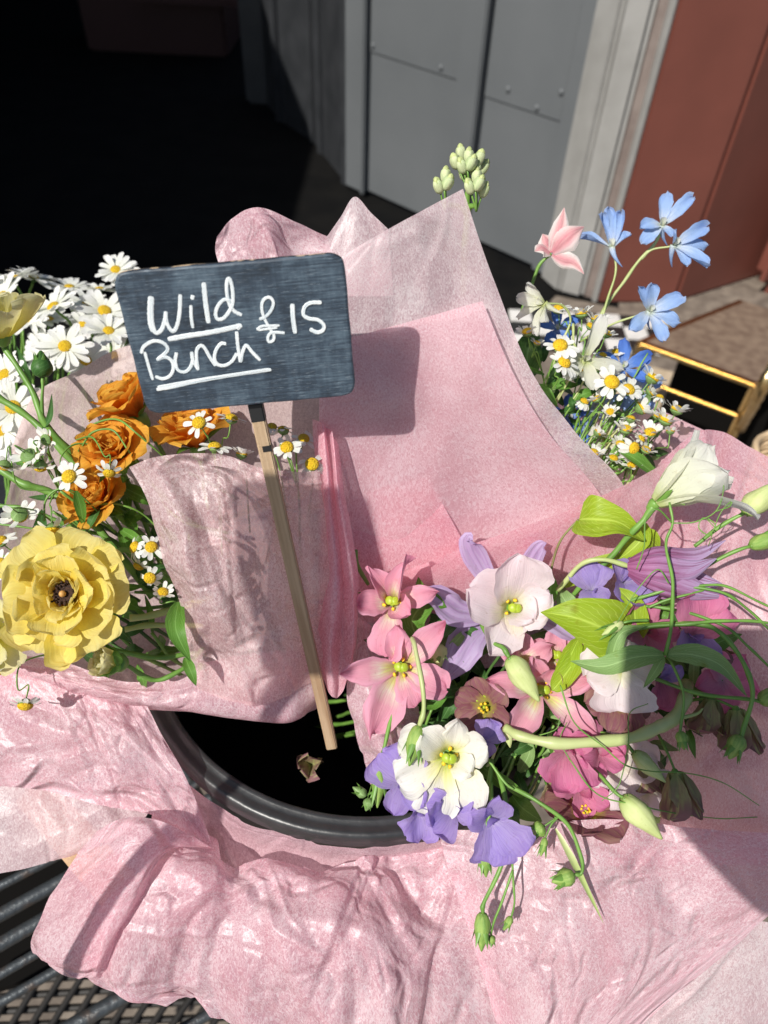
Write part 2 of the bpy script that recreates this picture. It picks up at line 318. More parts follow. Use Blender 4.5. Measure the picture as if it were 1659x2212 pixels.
P_YEL = petalmat('yellow_petal', [(0, (.80, .42, .03)), (.25, (.90, .66, .06)), (.6, (.90, .77, .16)), (1, (.90, .81, .34))], vein=(.84, .66, .16), vamt=.35, trans=.5)
P_YEL2 = petalmat('pale_yellow_petal', [(0, (.70, .62, .05)), (.4, (.80, .74, .22)), (1, (.82, .78, .50))], vein=(.72, .68, .24), vamt=.3, trans=.45)
P_ORA = petalmat('orange_petal', [(0, (.62, .13, .01)), (.5, (.88, .36, .03)), (1, (.88, .52, .07))], vein=(.70, .20, .02), vamt=.3, trans=.47)
P_PNK = petalmat('pink_petal', [(0, (.58, .62, .06)), (.2, (.84, .82, .34)), (.32, (.90, .80, .66)), (.52, (.85, .42, .50)), (1, (.80, .32, .46))], vein=(.78, .26, .40), vamt=.45, trans=.38, edge=(.84, .42, .54))
P_PALE = petalmat('blush_petal', [(0, (.66, .72, .18)), (.22, (.90, .88, .66)), (.5, (.93, .85, .84)), (1, (.93, .82, .85))], vein=(.88, .74, .77), vamt=.3, trans=.47)
P_WHT = petalmat('white_petal', [(0, (.62, .70, .25)), (.25, (.84, .86, .66)), (1, (.88, .88, .84))], vein=(.80, .82, .72), vamt=.3, trans=.47)
P_CRM = petalmat('cream_petal', [(0, (.55, .66, .06)), (.2, (.86, .84, .36)), (.45, (.88, .86, .72)), (1, (.88, .87, .82))], vein=(.84, .82, .66), vamt=.3, trans=.35)
P_PUR = petalmat('mauve_clematis_petal', [(0, (.50, .40, .62)), (1, (.60, .48, .72))], vein=(.42, .26, .52), vamt=.7, trans=.35, vs=10)
P_BELL = petalmat('plum_bell_petal', [(0, (.38, .12, .26)), (.35, (.44, .22, .40)), (1, (.52, .44, .66))], vein=(.26, .06, .16), vamt=.8, trans=.3, vs=8)
P_CLP = petalmat('striped_pink_petal', [(0, (.74, .36, .40)), (1, (.82, .52, .50))], vein=(.66, .22, .28), vamt=.8, trans=.35, vs=7, edge=(.88, .84, .80))
P_SWP = petalmat('lilac_petal', [(0, (.80, .76, .84)), (.3, (.52, .42, .78)), (1, (.46, .34, .74))], vein=(.34, .22, .66), vamt=.5, trans=.47)
P_SWK = petalmat('rose_petal', [(0, (.84, .60, .66)), (.3, (.80, .34, .48)), (1, (.74, .22, .42))], vein=(.66, .16, .34), vamt=.5, trans=.47)
P_BLU = petalmat('sky_blue_petal', [(0, (.78, .84, .60)), (.2, (.66, .76, .90)), (.5, (.40, .57, .86)), (.85, (.33, .50, .84)), (1, (.50, .62, .84))], vein=(.26, .40, .78), vamt=.6, trans=.32)
P_BLD = petalmat('deep_blue_petal', [(0, (.40, .55, .85)), (.4, (.12, .27, .74)), (1, (.10, .22, .66))], vein=(.06, .14, .55), vamt=.6, trans=.3)
P_BRN = petalmat('chocolate_petal', [(0, (.34, .42, .02)), (.22, (.34, .27, .06)), (.4, (.22, .075, .095)), (1, (.25, .10, .12))], vein=(.30, .20, .12), vamt=.5, trans=.25, vs=12)
P_BRB = petalmat('chocolate_outer_petal', [(0, (.26, .30, .10)), (.3, (.32, .24, .14)), (1, (.25, .11, .13))], vein=(.44, .48, .18), vamt=.7, trans=.25, vs=5)
P_CHM = petalmat('chamomile_petal', [(0, (.82, .84, .72)), (1, (.88, .88, .86))], vein=(.74, .76, .74), vamt=.3, trans=.3, vs=6)
BLACKSTAMEN = solid('black_stamen', (.02, .008, .006), .7, c2=(.07, .03, .015), scale=900, bump=.8, bscale=1500)
TAN = solid('tan_knob', (.62, .34, .12), .4)

# ------------------------------------------------------------ setting: ground, shop doorway, walls
GROUND = solid('floor_with_shade', (.0025, .0025, .0026), .8, spec=.15, c2=(.006, .0056, .005), scale=6, bump=.2, bscale=60)  # the shop's darkness is put into this floor colour
PAVE = solid('paving_concrete', (.12, .095, .075), .8, c2=(.23, .19, .15), scale=18, bump=.4, bscale=120)
STONE = solid('brown_granite', (.15, .10, .07), .55, c2=(.23, .165, .115), scale=40, bump=.3, bscale=200, detail=12)
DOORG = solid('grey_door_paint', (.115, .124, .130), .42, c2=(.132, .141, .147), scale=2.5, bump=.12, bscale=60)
FRAMEW = solid('pale_frame_paint', (.27, .265, .25), .5, c2=(.32, .315, .30), scale=9, bump=.2, bscale=50)
TAUPE = solid('taupe_render', (.16, .125, .11), .7, c2=(.22, .18, .16), scale=12, bump=.3)
REDW = solid('red_painted_wall', (.150, .046, .032), .55, c2=(.176, .054, .038), scale=5, bump=.12, bscale=80)
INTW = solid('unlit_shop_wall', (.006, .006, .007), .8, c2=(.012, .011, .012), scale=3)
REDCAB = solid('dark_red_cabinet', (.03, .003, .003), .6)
BLACKT = solid('black_tile', (.02, .02, .02), .35); WHITET = solid('white_tile', (.62, .60, .57), .4, c2=(.72, .70, .67), scale=20)

def sheet_xy(name, pts, z, mat):
    o = part(name, mesh(name, [(x, y, 0) for x, y in pts], [tuple(range(len(pts)))], smooth=False), mat, None, Matrix.Translation((0, 0, z))); o['kind'] = 'structure'; return o
sheet_xy('ground', [(-60, -60), (60, -60), (60, 60), (-60, 60)], 0, PAVE)
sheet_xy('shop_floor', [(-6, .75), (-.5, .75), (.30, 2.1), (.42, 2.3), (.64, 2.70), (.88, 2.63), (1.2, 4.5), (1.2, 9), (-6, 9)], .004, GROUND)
# chequered doorstep tiles
tt = thing('tile_step', 'black and white chequered doorstep tiles beside the white door frame', 'doorstep', (.8, 2.3, .004))
for i in range(7):
    for j in range(3):
        x0, y0 = .44 + i * .085, 2.27 + j * .085
        part('tile', box('tile', (0, 0, 0), (.083, .083, .012), .002), BLACKT if (i + j) % 2 else WHITET, tt, Matrix.Translation((x0, y0 + .03, .006)))
# interior walls of the dark shop
def wallbox(name, lo, hi, mat, kind='structure', label=None, cat=None):
    o = part(name, box(name, (0, 0, 0), Vector(hi) - Vector(lo)), mat, None, Matrix.Translation(lo))
    if kind: o['kind'] = kind
    return tag(o, label, cat)
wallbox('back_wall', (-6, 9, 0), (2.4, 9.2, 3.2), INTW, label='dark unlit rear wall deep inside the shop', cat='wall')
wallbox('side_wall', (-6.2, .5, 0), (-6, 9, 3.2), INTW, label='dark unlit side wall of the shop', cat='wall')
tag(part('shade_canopy', box('shade_canopy', (0, 0, 0), (5.0, 12, .12)), INTW, None, Matrix.Translation((-7.1, .55, 2.6))), 'flat dark canopy added out of view to shade the shop entrance', 'canopy', 'structure')  # canopy added out of view to keep the sun off the shop
# wing wall: the grey door in its frame, running diagonally into the shop
A = Vector((.612, 2.844, 0)); B = Vector((-.235, 3.619, 0)); du = (B - A).normalized(); dn = Vector((-du.y, du.x, 0))
if dn.dot(Vector((0, -1, 0))) < 0: dn = -dn
DM = Matrix((du, dn, Vector((0, 0, 1)))).transposed().to_4x4(); DM.translation = A
def ucoord(x, y, z=None):
    """along-door coordinate (m) and height where a pixel meets the door plane"""
    r = F + R * ((x - CX) / FPX) + D * ((y - CY) / FPX); o = Vector((0, 0, CAMH)); t = (A - o).dot(dn) / r.dot(dn); q = o + r * t - A
    return q.dot(du), q.z
door = thing('shop_door', 'grey painted metal door with riveted kick plates standing open beside the dark shop', 'door', A)
def dpart(name, u0, u1, n0, n1, z0, z1, mat=DOORG, bev=.003, p=None):
    return part(name, box(name, (u0, n0, z0), (u1, n1, z1), bev), mat, p or door, DM)
u = lambda x, y: ucoord(x, y)[0]; zz = lambda x, y: ucoord(x, y)[1]
uR = u(1225, 200); um1, um0 = u(1045, 200), u(992, 200); uL1, uL0 = u(797, 200), u(752, 200)
HD = 2.2
dpart('panel', uR, um1, -.03, 0, .03, HD); dpart('panel', um0, uL1, -.03, 0, .03, HD)
dpart('stile', um1, um0, -.03, .034, .02, HD, bev=.008); dpart('stile', uL1, uL0, -.03, .022, .02, HD, bev=.006)
dpart('stile', -.055, uR, -.03, .018, .02, HD, bev=.006)
dpart('bead', um1 - .010, um1 + .014, .034, .050, .02, HD, bev=.006); dpart('bead', uL1 - .010, uL1 + .012, .022, .042, .02, HD, bev=.006)
z2 = zz(1130, 235); z1_ = zz(890, 140)
k1 = dpart('kick_plate', uR + .002, um1 - .008, 0, .006, z2, HD - .1, bev=.002); k2 = dpart('kick_plate', um0 + .002, uL1 - .008, 0, .006, z1_, HD - .1, bev=.002)
riv = lathe_me([(0, .011), (.004, .0105), (.008, .007), (.009, .0005)], 12, 'rivet')
for (px, py) in [(1100, 192), (1215, 198), (1162, 232), (808, 98), (955, 145)]:
    q = DM @ Vector((u(px, py), .006, zz(px, py))); part('rivet', riv, DOORG, door, frame(q, dn))
# folded panels further in
DOOR_SHADE = solid('shade_grey_door_paint', (.022, .024, .027), .5, c2=(.034, .036, .04), scale=7)  # same grey doors, the shop's shade put into the colour
fl = thing('folded_door_leaf', 'folded grey door leaves, darkened in colour for the shadow of the shop', 'door', B)
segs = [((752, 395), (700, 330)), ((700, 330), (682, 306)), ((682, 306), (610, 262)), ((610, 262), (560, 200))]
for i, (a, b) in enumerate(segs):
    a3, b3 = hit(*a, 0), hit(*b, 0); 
    me, M = prism('panel', a3 + Vector((0, 0, 1.1)), b3 + Vector((0, 0, 1.1)), (0, 0, 1), .03, 2.2, .004); part('panel', me, DOOR_SHADE, fl, M)
    part('post', box('post', (-.028, -.028, 0), (.028, .028, 2.2), .008), DOOR_SHADE, fl, Matrix.Translation(a3 + Vector((0, -.02, 0))) @ Matrix.Rotation(.7, 4, 'Z'))
tag(part('bollard_box', box('bollard_box', (-.1, -.12, 0), (.1, .12, .62), .02), DOOR_SHADE, None, Matrix.Translation(hit(575, 215, 0))), 'small grey box standing in shadow at the far end of the doors', 'box')
# frame posts
fr = thing('door_frame', 'off-white weathered door frame post between grey door and red wall', 'door frame', (.72, 2.74, 0))
def vslab(name, a, b, th, mat, z1=2.4, z0=0, bev=.006, parent=fr, back=0):
    a = Vector((*a, 0)); b = Vector((*b, 0)); t = (b - a).normalized(); n_ = Vector((t.y, -t.x, 0))
    M = Matrix((t, n_, Vector((0, 0, 1)))).transposed().to_4x4(); M.translation = a
    return part(name, box(name, (0, -th - back, z0), ((b - a).length, -back, z1), bev), mat, parent, M)
a0 = hit(1165, 600, 0); a1 = hit(1203, 634, 0); a2 = hit(1256, 648, 0); a3 = hit(1290, 656, 0); a4 = hit(1455, 655, 0)
g2 = lambda v: (v.x, v.y)
vslab('post', g2(a0), g2(a1), .09, FRAMEW, bev=.012); vslab('post', g2(a1), g2(a2), .10, FRAMEW, bev=.016)
vslab('reveal', g2(a2 + Vector((0, .03, 0))), g2(a3 + Vector((0, .02, 0))), .08, TAUPE)
vslab('edge_bead', g2(a3 + Vector((-.02, .0, 0))), g2(a3 + Vector((.0, -.0, 0))), .05, FRAMEW, bev=.006)
rw = thing('red_wall', 'brick red painted shopfront pier with a plain plinth right of the door frame', 'wall', a3); rw['kind'] = 'structure'
vslab('pier_face', g2(a3), g2(a4), .5, REDW, z1=2.9, parent=rw, bev=.01)
far = a4 + Vector((1.4, .86, 0)); vslab('side_face', (a4.x + .004, a4.y + .003), g2(far), .4, REDW, z1=2.9, parent=rw, bev=.01)
vslab('plinth', (a4.x + .30, a4.y + .16), g2(far), .16, REDW, z1=.62, parent=rw, bev=.07, back=-.17)
cab = thing('red_cabinet', 'dark red cabinet barely visible in the unlit shop', 'cabinet', hit(350, 120, 0))
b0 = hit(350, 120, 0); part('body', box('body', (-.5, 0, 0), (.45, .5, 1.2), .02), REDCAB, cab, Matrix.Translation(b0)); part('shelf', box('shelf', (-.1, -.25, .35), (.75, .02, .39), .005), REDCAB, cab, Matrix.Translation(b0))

# brass framed stand with stone top at the right
BRASS = solid('brass', (.86, .66, .34), .25, metal=1, c2=(.76, .55, .26), scale=30, bump=.3, bscale=300)
CARD = solid('sandy_board', (.42, .33, .22), .8, c2=(.52, .42, .30), scale=30, bump=.3)
SHADEM = solid('recess_shade', (.004, .0035, .003), .8, spec=.1)  # near-black that carries the shade of recesses in its colour
st = thing('brass_stand', 'low brass framed display stand with a brown stone slab top beside the flowers', 'stand', hit(1500, 900, 0))
zt = .42
f0, f1 = hit(1384, 742, zt), hit(1633, 833, zt); bk = (hit(1606, 652, zt) - f0) * .98; bk.z = 0
me, M = prism('rail', f0, f1, (0, 0, 1), .022, .014, .003); part('rail', me, BRASS, st, M)
me, M = prism('rail', f1, f1 + bk, (0, 0, 1), .022, .014, .003); part('rail', me, BRASS, st, M)
me, M = prism('rail', f0, f0 + bk, (0, 0, 1), .022, .014, .003); part('rail', me, BRASS, st, M)
tp = mesh('stone_top', [tuple(v - f0) for v in (f0 + Vector((0, 0, .0065)), f1 + Vector((0, 0, .0065)), f1 + bk + Vector((0, 0, .0065)), f0 + bk + Vector((0, 0, .0065)))] + [tuple(v - f0) for v in (f0 - Vector((0, 0, .006)), f1 - Vector((0, 0, .006)), f1 + bk - Vector((0, 0, .006)), f0 + bk - Vector((0, 0, .006)))], [(0, 1, 2, 3), (7, 6, 5, 4), (0, 4, 5, 1), (1, 5, 6, 2), (2, 6, 7, 3), (3, 7, 4, 0)], smooth=False)
part('stone_top', tp, STONE, st, Matrix.Translation(f0))
for v in (f0, f1, f1 + bk, f0 + bk):
    me, M = prism('leg', Vector((v.x, v.y, 0)), Vector((v.x, v.y, zt)), (0, 1, 0), .02, .02, .003); part('leg', me, BRASS, st, M)
me, M = prism('rail', f0 - Vector((0, 0, .1)), f1 - Vector((0, 0, .1)), (0, 0, 1), .012, .010, .003); part('rail', me, BRASS, st, M)
me, M = prism('shade_panel', f0 + bk * .5 - Vector((0, 0, .2)), f1 + bk * .5 - Vector((0, 0, .2)), (0, 0, 1), .01, .38); part('shade_panel', me, SHADEM, st, M)  # dark sheet put where the stand's opening is only shaded
tag(part('sandy_board', box('sandy_board', (-.32, -.12, 0), (.12, .16, .05), .004), CARD, None, Matrix.Translation(hit(1500, 905, .05)) @ Matrix.Rotation(-.35, 4, 'Z')), 'sandy coloured board lying under the brass stand', 'board')
h = thing('brass_handrail', 'curved polished brass bar in the right corner of the photo beside the stand', 'rail', hit(1640, 900, .35))
tube('bar', [hit(1600, 925, .3), hit(1630, 870, .5), hit(1665, 800, .6), hit(1720, 700, .6)], [.012, .012], BRASS, h, 10)
WICK = solid('wicker', (.42, .29, .16), .7, c2=(.6, .45, .28), scale=40, bump=.4)
bs = thing('wicker_basket', 'pale wicker basket rim peeking in at the right edge beside the brass stand', 'basket', P(1690, 960, .9))
bc = P(1715, 985, .9)
for i in range(9):
    tube('strand', [bc + Vector((.045 * math.cos(t) * (1 - .02 * i), .045 * math.sin(t) * (1 - .02 * i), -.007 * i + .002 * math.sin(5 * t + i * 3.1))) for t in np.linspace(0, 6.2832, 16)], [.0042, .0042], WICK, bs, 6, 50)

# ------------------------------------------------------------ bucket
PLAST = solid('black_bucket_plastic', (.022, .023, .024), .38, c2=(.035, .036, .037), scale=60, bump=.25, bscale=90, spec=.6)
WATER = solid('bucket_water', (.001, .001, .001), .5, spec=.05)
BC = Vector((-.008, .326, 0)); RZ, RR = 1.06, .165
bk_ = thing('flower_bucket', 'black plastic flower bucket with a thick rolled rim holding the wrapped bunches', 'bucket', BC + Vector((0, 0, RZ - .30)))
def ring(prof, name, n=120):
    vs = []
    for (r, z) in prof:
        for k in range(n):
            t = 2 * math.pi * k / n; q = r * (1 + .0025 * math.sin(3 * t + 1))
            vs.append((q * math.cos(t), q * math.sin(t), z))
    return mesh(name, vs, gridfaces(len(prof), n, True))
rimp = [(.1505, -.006), (.1508, -.001), (.1520, .001), (.1545, .0006), (.1562, -.0004), (.1580, -.0001), (.1605, .0010), (.1625, .0010), (.1640, -.0008), (.1648, -.0045), (.1648, -.0075), (.1655, -.0092), (.1650, -.0108), (.1620, -.0110), (.1560, -.010)]
part('rim', ring(rimp, 'rim'), PLAST, bk_, Matrix.Translation(BC + Vector((0, 0, RZ))))
part('wall', ring([(.1495, -.006), (.146, -.06), (.135, -.28), (.0, -.28)], 'wall'), SHADEM, bk_, Matrix.Translation(BC + Vector((0, 0, RZ))))  # inner side blacker than the outer plastic, shade kept in the colour
part('outer_wall', ring([(.155, -.009), (.150, -.07), (.138, -.295), (.0, -.30)], 'outer_wall'), PLAST, bk_, Matrix.Translation(BC + Vector((0, 0, RZ))))
part('water', ring([(.143, -.16), (0, -.16)], 'water'), WATER, bk_, Matrix.Translation(BC + Vector((0, 0, RZ))))

# ------------------------------------------------------------ rack under the bucket, lower left
STEEL = solid('rusty_steel', (.09, .10, .105), .42, metal=.6, c2=(.16, .10, .06), scale=50, bump=.5, bscale=200, contrast=(.5, .75))
WOOD = solid('raw_wood', (.58, .42, .26), .6, c2=(.42, .27, .14), scale=6, stretch=(14, 14, 1), bump=.3)
DSTEEL = solid('dark_wire', (.02, .018, .016), .6)
rk = thing('metal_rack', 'rusty steel rod rack carrying the black bucket', 'rack', (-.2, .2, .75))
zr = .755
rod_px = [((-60, 2140), (380, 1885)), ((-60, 2010), (280, 1822)), ((-60, 1945), (230, 1795)), ((-60, 2075), (330, 1850)), ((-60, 2200), (420, 1925)), ((60, 2270), (520, 2010)), ((250, 2300), (620, 2100)), ((-60, 1820), (260, 1660))]
def longrod(a, b, z, r, name='rod', mat=STEEL, ext=.12, par=rk):
    p, q = hit(*a, z), hit(*b, z); t = (q - p).normalized(); return tube(name, [p - t * ext, q + t * ext * 1.5], [r, r], mat, par, 10, 12)
for k, (a, b) in enumerate(rod_px): longrod(a, b, zr, .0065 if k % 2 else .0045)
longrod((300, 1500), (760, 2300), zr - .012, .006, 'cross_rod')
lw = thing('lower_rack', 'lattice wire shelf low under the rack near the paving', 'shelf', (-.3, .2, .3))
for k in range(17):
    longrod((-100 + 42 * k, 2350), (140 + 46 * k, 1950), .35, .0045, 'wire', mat=DSTEEL, par=lw, ext=.1); longrod((-120, 1950 + 30 * k), (620, 1850 + 38 * k), .34, .0045, 'wire', mat=DSTEEL, par=lw, ext=.1)
q = [hit(-250, 1700, .62), hit(420, 1750, .62), hit(300, 2045, .62), hit(-250, 2210, .62)]
tr = tag(part('shade_tray', mesh('shade_tray', [v - q[0] for v in q] + [v - q[0] - Vector((0, 0, .012)) for v in q], [(0, 1, 2, 3), (7, 6, 5, 4), (0, 4, 5, 1), (1, 5, 6, 2), (2, 6, 7, 3), (3, 7, 4, 0)], smooth=False), SHADEM, None, Matrix.Translation(q[0])), 'black tray added for the deep shade below the steel rods', 'tray')  # black sheet added where only deep shade lies under the rods
tag(part('wood_batten', box('wood_batten', (-.012, -.05, -.006), (.012, .05, .006), .001), WOOD, None, Matrix.Translation(P(168, 1820, .465)) @ Matrix.Rotation(.9, 4, 'Z')), 'short raw wood batten end under the left tissue', 'batten')

# ------------------------------------------------------------ tissue sheets
def sheet(label, rows, mat, amp=.002, ncr=30, seed=0, nr=110, nc=110, long=(0, 0, 0, 0), name='tissue_sheet', wave=1.0, cat='tissue paper', edge=.0):
    g = np.array([[list(P(*p)) for p in r] for r in rows])        # rows x cols x 3
    a = cr(g, nr); a = np.transpose(cr(np.transpose(a, (1, 0, 2)), nc), (1, 0, 2))
    dv = np.linalg.norm(np.diff(a, axis=0), axis=2).mean(); duu = np.linalg.norm(np.diff(a, axis=1), axis=2).mean()
    U, V = np.meshgrid(np.arange(nc) * duu, np.arange(nr) * dv)
    gu = np.gradient(a, axis=1); gv = np.gradient(a, axis=0); nn = np.cross(gu, gv); nn /= np.linalg.norm(nn, axis=2, keepdims=True) + 1e-9
    rg = np.random.RandomState(seed); h = np.zeros_like(U); Wd, Hd = U.max(), V.max()
    tri = lambda q: 2 * np.abs((q / (2 * math.pi)) % 1 - .5) * 2 - 1
    wu = U + .012 * np.sin(V * 33 + seed) + .006 * np.sin(V * 71 + U * 20); wv = V + .012 * np.sin(U * 29 + 1.7 * seed) + .005 * np.sin(U * 83)
    for k in range(9):
        th = rg.uniform(0, math.pi); f_ = rg.uniform(35, 150); mk = np.clip(np.sin(U * rg.uniform(10, 40) + rg.uniform(0, 6)) * np.sin(V * rg.uniform(10, 40) + rg.uniform(0, 6)) * 1.6 + .35, 0, 1)
        h += wave * .055 / f_ * tri((wu * math.cos(th) + wv * math.sin(th)) * f_ + rg.uniform(0, 6.28)) * mk
    for k in range(ncr):
        cx_, cy_ = rg.uniform(0, Wd), rg.uniform(0, Hd); th = rg.uniform(0, math.pi); ln = rg.uniform(.012, .05); wdt = rg.uniform(.002, .016)
        s = (U - cx_) * math.cos(th) + (V - cy_) * math.sin(th); t = -(U - cx_) * math.sin(th) + (V - cy_) * math.cos(th)
        s = s + rg.uniform(-.2, .2) * t * t / ln
        pr_ = np.maximum(0, 1 - np.abs(s) / wdt) if rg.rand() < .6 else np.clip(.5 + s / wdt / 2, 0, 1) * np.exp(-np.abs(s) / .03)
        h += amp * rg.uniform(.3, 1) * rg.choice([-1, 1]) * pr_ * np.exp(-(t / ln) ** 2)
    for k in range(long[0]):
        cx_, cy_ = rg.uniform(0, Wd), rg.uniform(-.2, 1.0) * Hd; th = long[2] + rg.normal() * long[3]; ln = rg.uniform(.035, .10); wdt = rg.uniform(.005, .018)
        s = (U - cx_) * math.cos(th) + (V - cy_) * math.sin(th); t = -(U - cx_) * math.sin(th) + (V - cy_) * math.cos(th); s = s + rg.uniform(-1.2, 1.2) * t * t
        wt = wdt * (1 + t / ln * rg.uniform(-.5, .5)); wt = np.maximum(wt, .002)
        pr_ = np.where(s > 0, np.maximum(0, 1 - s / (wt * 2.2)), np.maximum(0, 1 + s / (wt * .6)))
        h += long[1] * rg.uniform(.4, 1) * rg.choice([-1, 1], p=[.35, .65]) * pr_ * np.exp(-(t / ln) ** 4)
    a = a + nn * h[..., None]
    if edge:                                     # slightly uneven cut edges
        pass
    o0 = a[nr // 2, nc // 2].copy(); v = (a - o0).reshape(-1, 3)
    me = mesh(name, v, gridfaces(nr, nc), np.c_[U.ravel() + seed * .37, V.ravel() + seed * .21])
    return tag(part(name, me, mat, None, Matrix.Translation(o0)), label, cat)
def dd(rows, off): return [[(x, y, d + off) for x, y, d in r] for r in rows]

S1 = [[(735, 556, .385), (830, 500, .382), (920, 450, .378), (1000, 408, .372)],
      [(700, 700, .390), (850, 640, .392), (970, 590, .392), (1068, 610, .388)],
      [(690, 860, .400), (850, 820, .405), (1000, 790, .410), (1145, 800, .402)],
      [(690, 1010, .420), (850, 980, .425), (1050, 960, .430), (1238, 930, .420)],
      [(690, 1200, .445), (860, 1180, .450), (1100, 1120, .460), (1345, 1045, .445)],
      [(690, 1350, .460), (860, 1350, .470), (1100, 1280, .475), (1390, 1180, .465)]]
sheet('tall pale pink tissue sheet standing behind the sign, its corner pointing up', S1, TIS_G, .0009, 20, 1, wave=1.0, long=(6, .0010, .3, .5))
S1b = [[(690, 748, .388), (800, 718, .391), (930, 682, .393), (1042, 650, .387)],
       [(690, 860, .396), (850, 830, .400), (970, 810, .403), (1108, 805, .397)],
       [(690, 1000, .413), (850, 970, .418), (1030, 950, .422), (1185, 935, .414)],
       [(690, 1200, .438), (860, 1180, .443), (1100, 1110, .450), (1290, 1058, .438)],
       [(690, 1340, .455), (860, 1340, .462), (1100, 1270, .468), (1360, 1180, .458)]]
sheet('second pink tissue layer lying on the tall sheet, shadowed by the sign', S1b, TIS_M, .0006, 12, 2, wave=.9)
sheet('innermost rose pink tissue corner low behind the pink blooms', [[(690, 1118, .430), (800, 1060, .433), (925, 1030, .434)], [(690, 1200, .434), (840, 1150, .438), (968, 1110, .440)], [(690, 1330, .450), (860, 1290, .453), (1020, 1205, .455)]], TIS_S, .0004, 5, 3, 60, 60, wave=.4)
sheet('rounded pink tissue lobe rising behind the top edge of the sign', [[(468, 512, .447), (500, 472, .445), (558, 448, .440), (640, 480, .446), (708, 508, .455)], [(466, 552, .450), (520, 530, .446), (585, 505, .438), (640, 545, .452), (720, 550, .450)], [(500, 640, .450), (560, 640, .45), (610, 640, .445), (660, 640, .452), (740, 640, .45)]], TIS_C, .0015, 14, 4, 80, 80)
sheet('pointed pink tissue peak between the sign and the tall sheet', [[(700, 520, .432), (735, 470, .430), (766, 425, .428), (802, 460, .430), (838, 494, .432)], [(690, 640, .442), (730, 640, .44), (770, 640, .437), (810, 640, .44), (850, 640, .442)]], TIS_G, .0006, 4, 5, 60, 60, wave=.5)
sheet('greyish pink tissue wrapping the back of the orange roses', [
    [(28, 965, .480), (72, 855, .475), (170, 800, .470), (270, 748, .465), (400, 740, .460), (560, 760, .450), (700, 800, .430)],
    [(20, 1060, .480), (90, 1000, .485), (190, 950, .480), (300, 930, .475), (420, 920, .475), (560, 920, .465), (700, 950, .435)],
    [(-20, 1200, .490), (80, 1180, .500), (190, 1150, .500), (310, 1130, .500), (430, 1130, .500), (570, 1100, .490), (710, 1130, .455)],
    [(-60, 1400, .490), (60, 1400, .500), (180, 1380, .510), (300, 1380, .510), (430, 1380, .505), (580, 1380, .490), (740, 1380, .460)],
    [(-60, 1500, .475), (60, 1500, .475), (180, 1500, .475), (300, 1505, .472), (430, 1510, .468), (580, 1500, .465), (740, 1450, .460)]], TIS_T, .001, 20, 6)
S4 = [[(276, 1010, .394), (330, 988, .389), (420, 980, .386), (490, 984, .387), (560, 1008, .389), (640, 1020, .393), (690, 1015, .400)],
      [(335, 1110, .397), (390, 1110, .391), (450, 1110, .390), (520, 1110, .391), (590, 1120, .396), (650, 1130, .402), (702, 1120, .408)],
      [(366, 1260, .408), (420, 1260, .400), (480, 1260, .398), (540, 1260, .403), (600, 1270, .408), (660, 1270, .413), (718, 1260, .422)],
      [(398, 1390, .422), (445, 1390, .416), (500, 1390, .413), (555, 1390, .417), (610, 1390, .424), (660, 1390, .432), (728, 1380, .437)],
      [(425, 1492, .434), (470, 1505, .432), (520, 1515, .431), (570, 1515, .433), (620, 1500, .438), (660, 1480, .442), (724, 1450, .450)]]
sheet('crumpled pink tissue flap in front of the left bunch, directly under the sign', S4, TIS_V, .0019, 60, 7, 200, 170, wave=1.6, long=(16, .0030, -.15, .35))
sheet('lower lip of tissue under the yellow flowers, hanging over the bucket opening', [
    [(-30, 1405, .450), (130, 1428, .446), (260, 1470, .441), (380, 1462, .438), (450, 1430, .438), (560, 1410, .440), (720, 1400, .452)],
    [(-30, 1435, .446), (110, 1472, .442), (230, 1503, .438), (360, 1524, .436), (460, 1536, .437), (606, 1546, .441), (690, 1500, .452)],
    [(20, 1490, .470), (150, 1515, .468), (250, 1530, .466), (365, 1532, .462), (470, 1540, .462), (608, 1549, .462), (692, 1515, .468)]], TIS_C, .0015, 40, 8, 80, 160)
sheet('narrow upright pleats of pink tissue right of the wooden stake', [
    [(678, 905, .408), (698, 915, .398), (706, 925, .404), (716, 935, .396), (732, 960, .404)],
    [(690, 1100, .412), (712, 1100, .402), (726, 1100, .410), (736, 1100, .402), (752, 1110, .410)],
    [(694, 1250, .424), (724, 1250, .412), (740, 1250, .422), (760, 1255, .412), (775, 1270, .420)],
    [(690, 1390, .438), (715, 1400, .426), (738, 1400, .436), (762, 1400, .426), (772, 1380, .434)],
    [(702, 1470, .450), (716, 1500, .440), (730, 1506, .442), (748, 1480, .438), (764, 1440, .444)]], TIS_S, .0008, 14, 9, 110, 90)
sheet('folded pink tissue strip beneath the two pink lisianthus blooms', [
    [(762, 1330, .452), (800, 1350, .446), (850, 1400, .455), (900, 1440, .465)],
    [(756, 1480, .458), (800, 1480, .444), (850, 1500, .450), (900, 1510, .46)],
    [(768, 1590, .452), (820, 1590, .440), (860, 1600, .448), (920, 1610, .455)],
    [(806, 1690, .452), (850, 1700, .440), (890, 1700, .444), (960, 1710, .45)]], TIS_C, .002, 30, 10, 90, 80)
sheet('pink tissue edge running diagonally behind the blush lisianthus', [
    [(795, 1280, .446), (900, 1225, .441), (1010, 1180, .436), (1180, 1117, .431), (1340, 1052, .430), (1435, 1002, .432)],
    [(810, 1340, .452), (900, 1310, .456), (1030, 1280, .460), (1200, 1240, .460), (1360, 1190, .455), (1480, 1140, .450)],
    [(850, 1460, .470), (950, 1460, .480), (1080, 1440, .490), (1230, 1410, .490), (1400, 1360, .480), (1560, 1310, .470)]], TIS_S, .001, 14, 11, 80, 130)
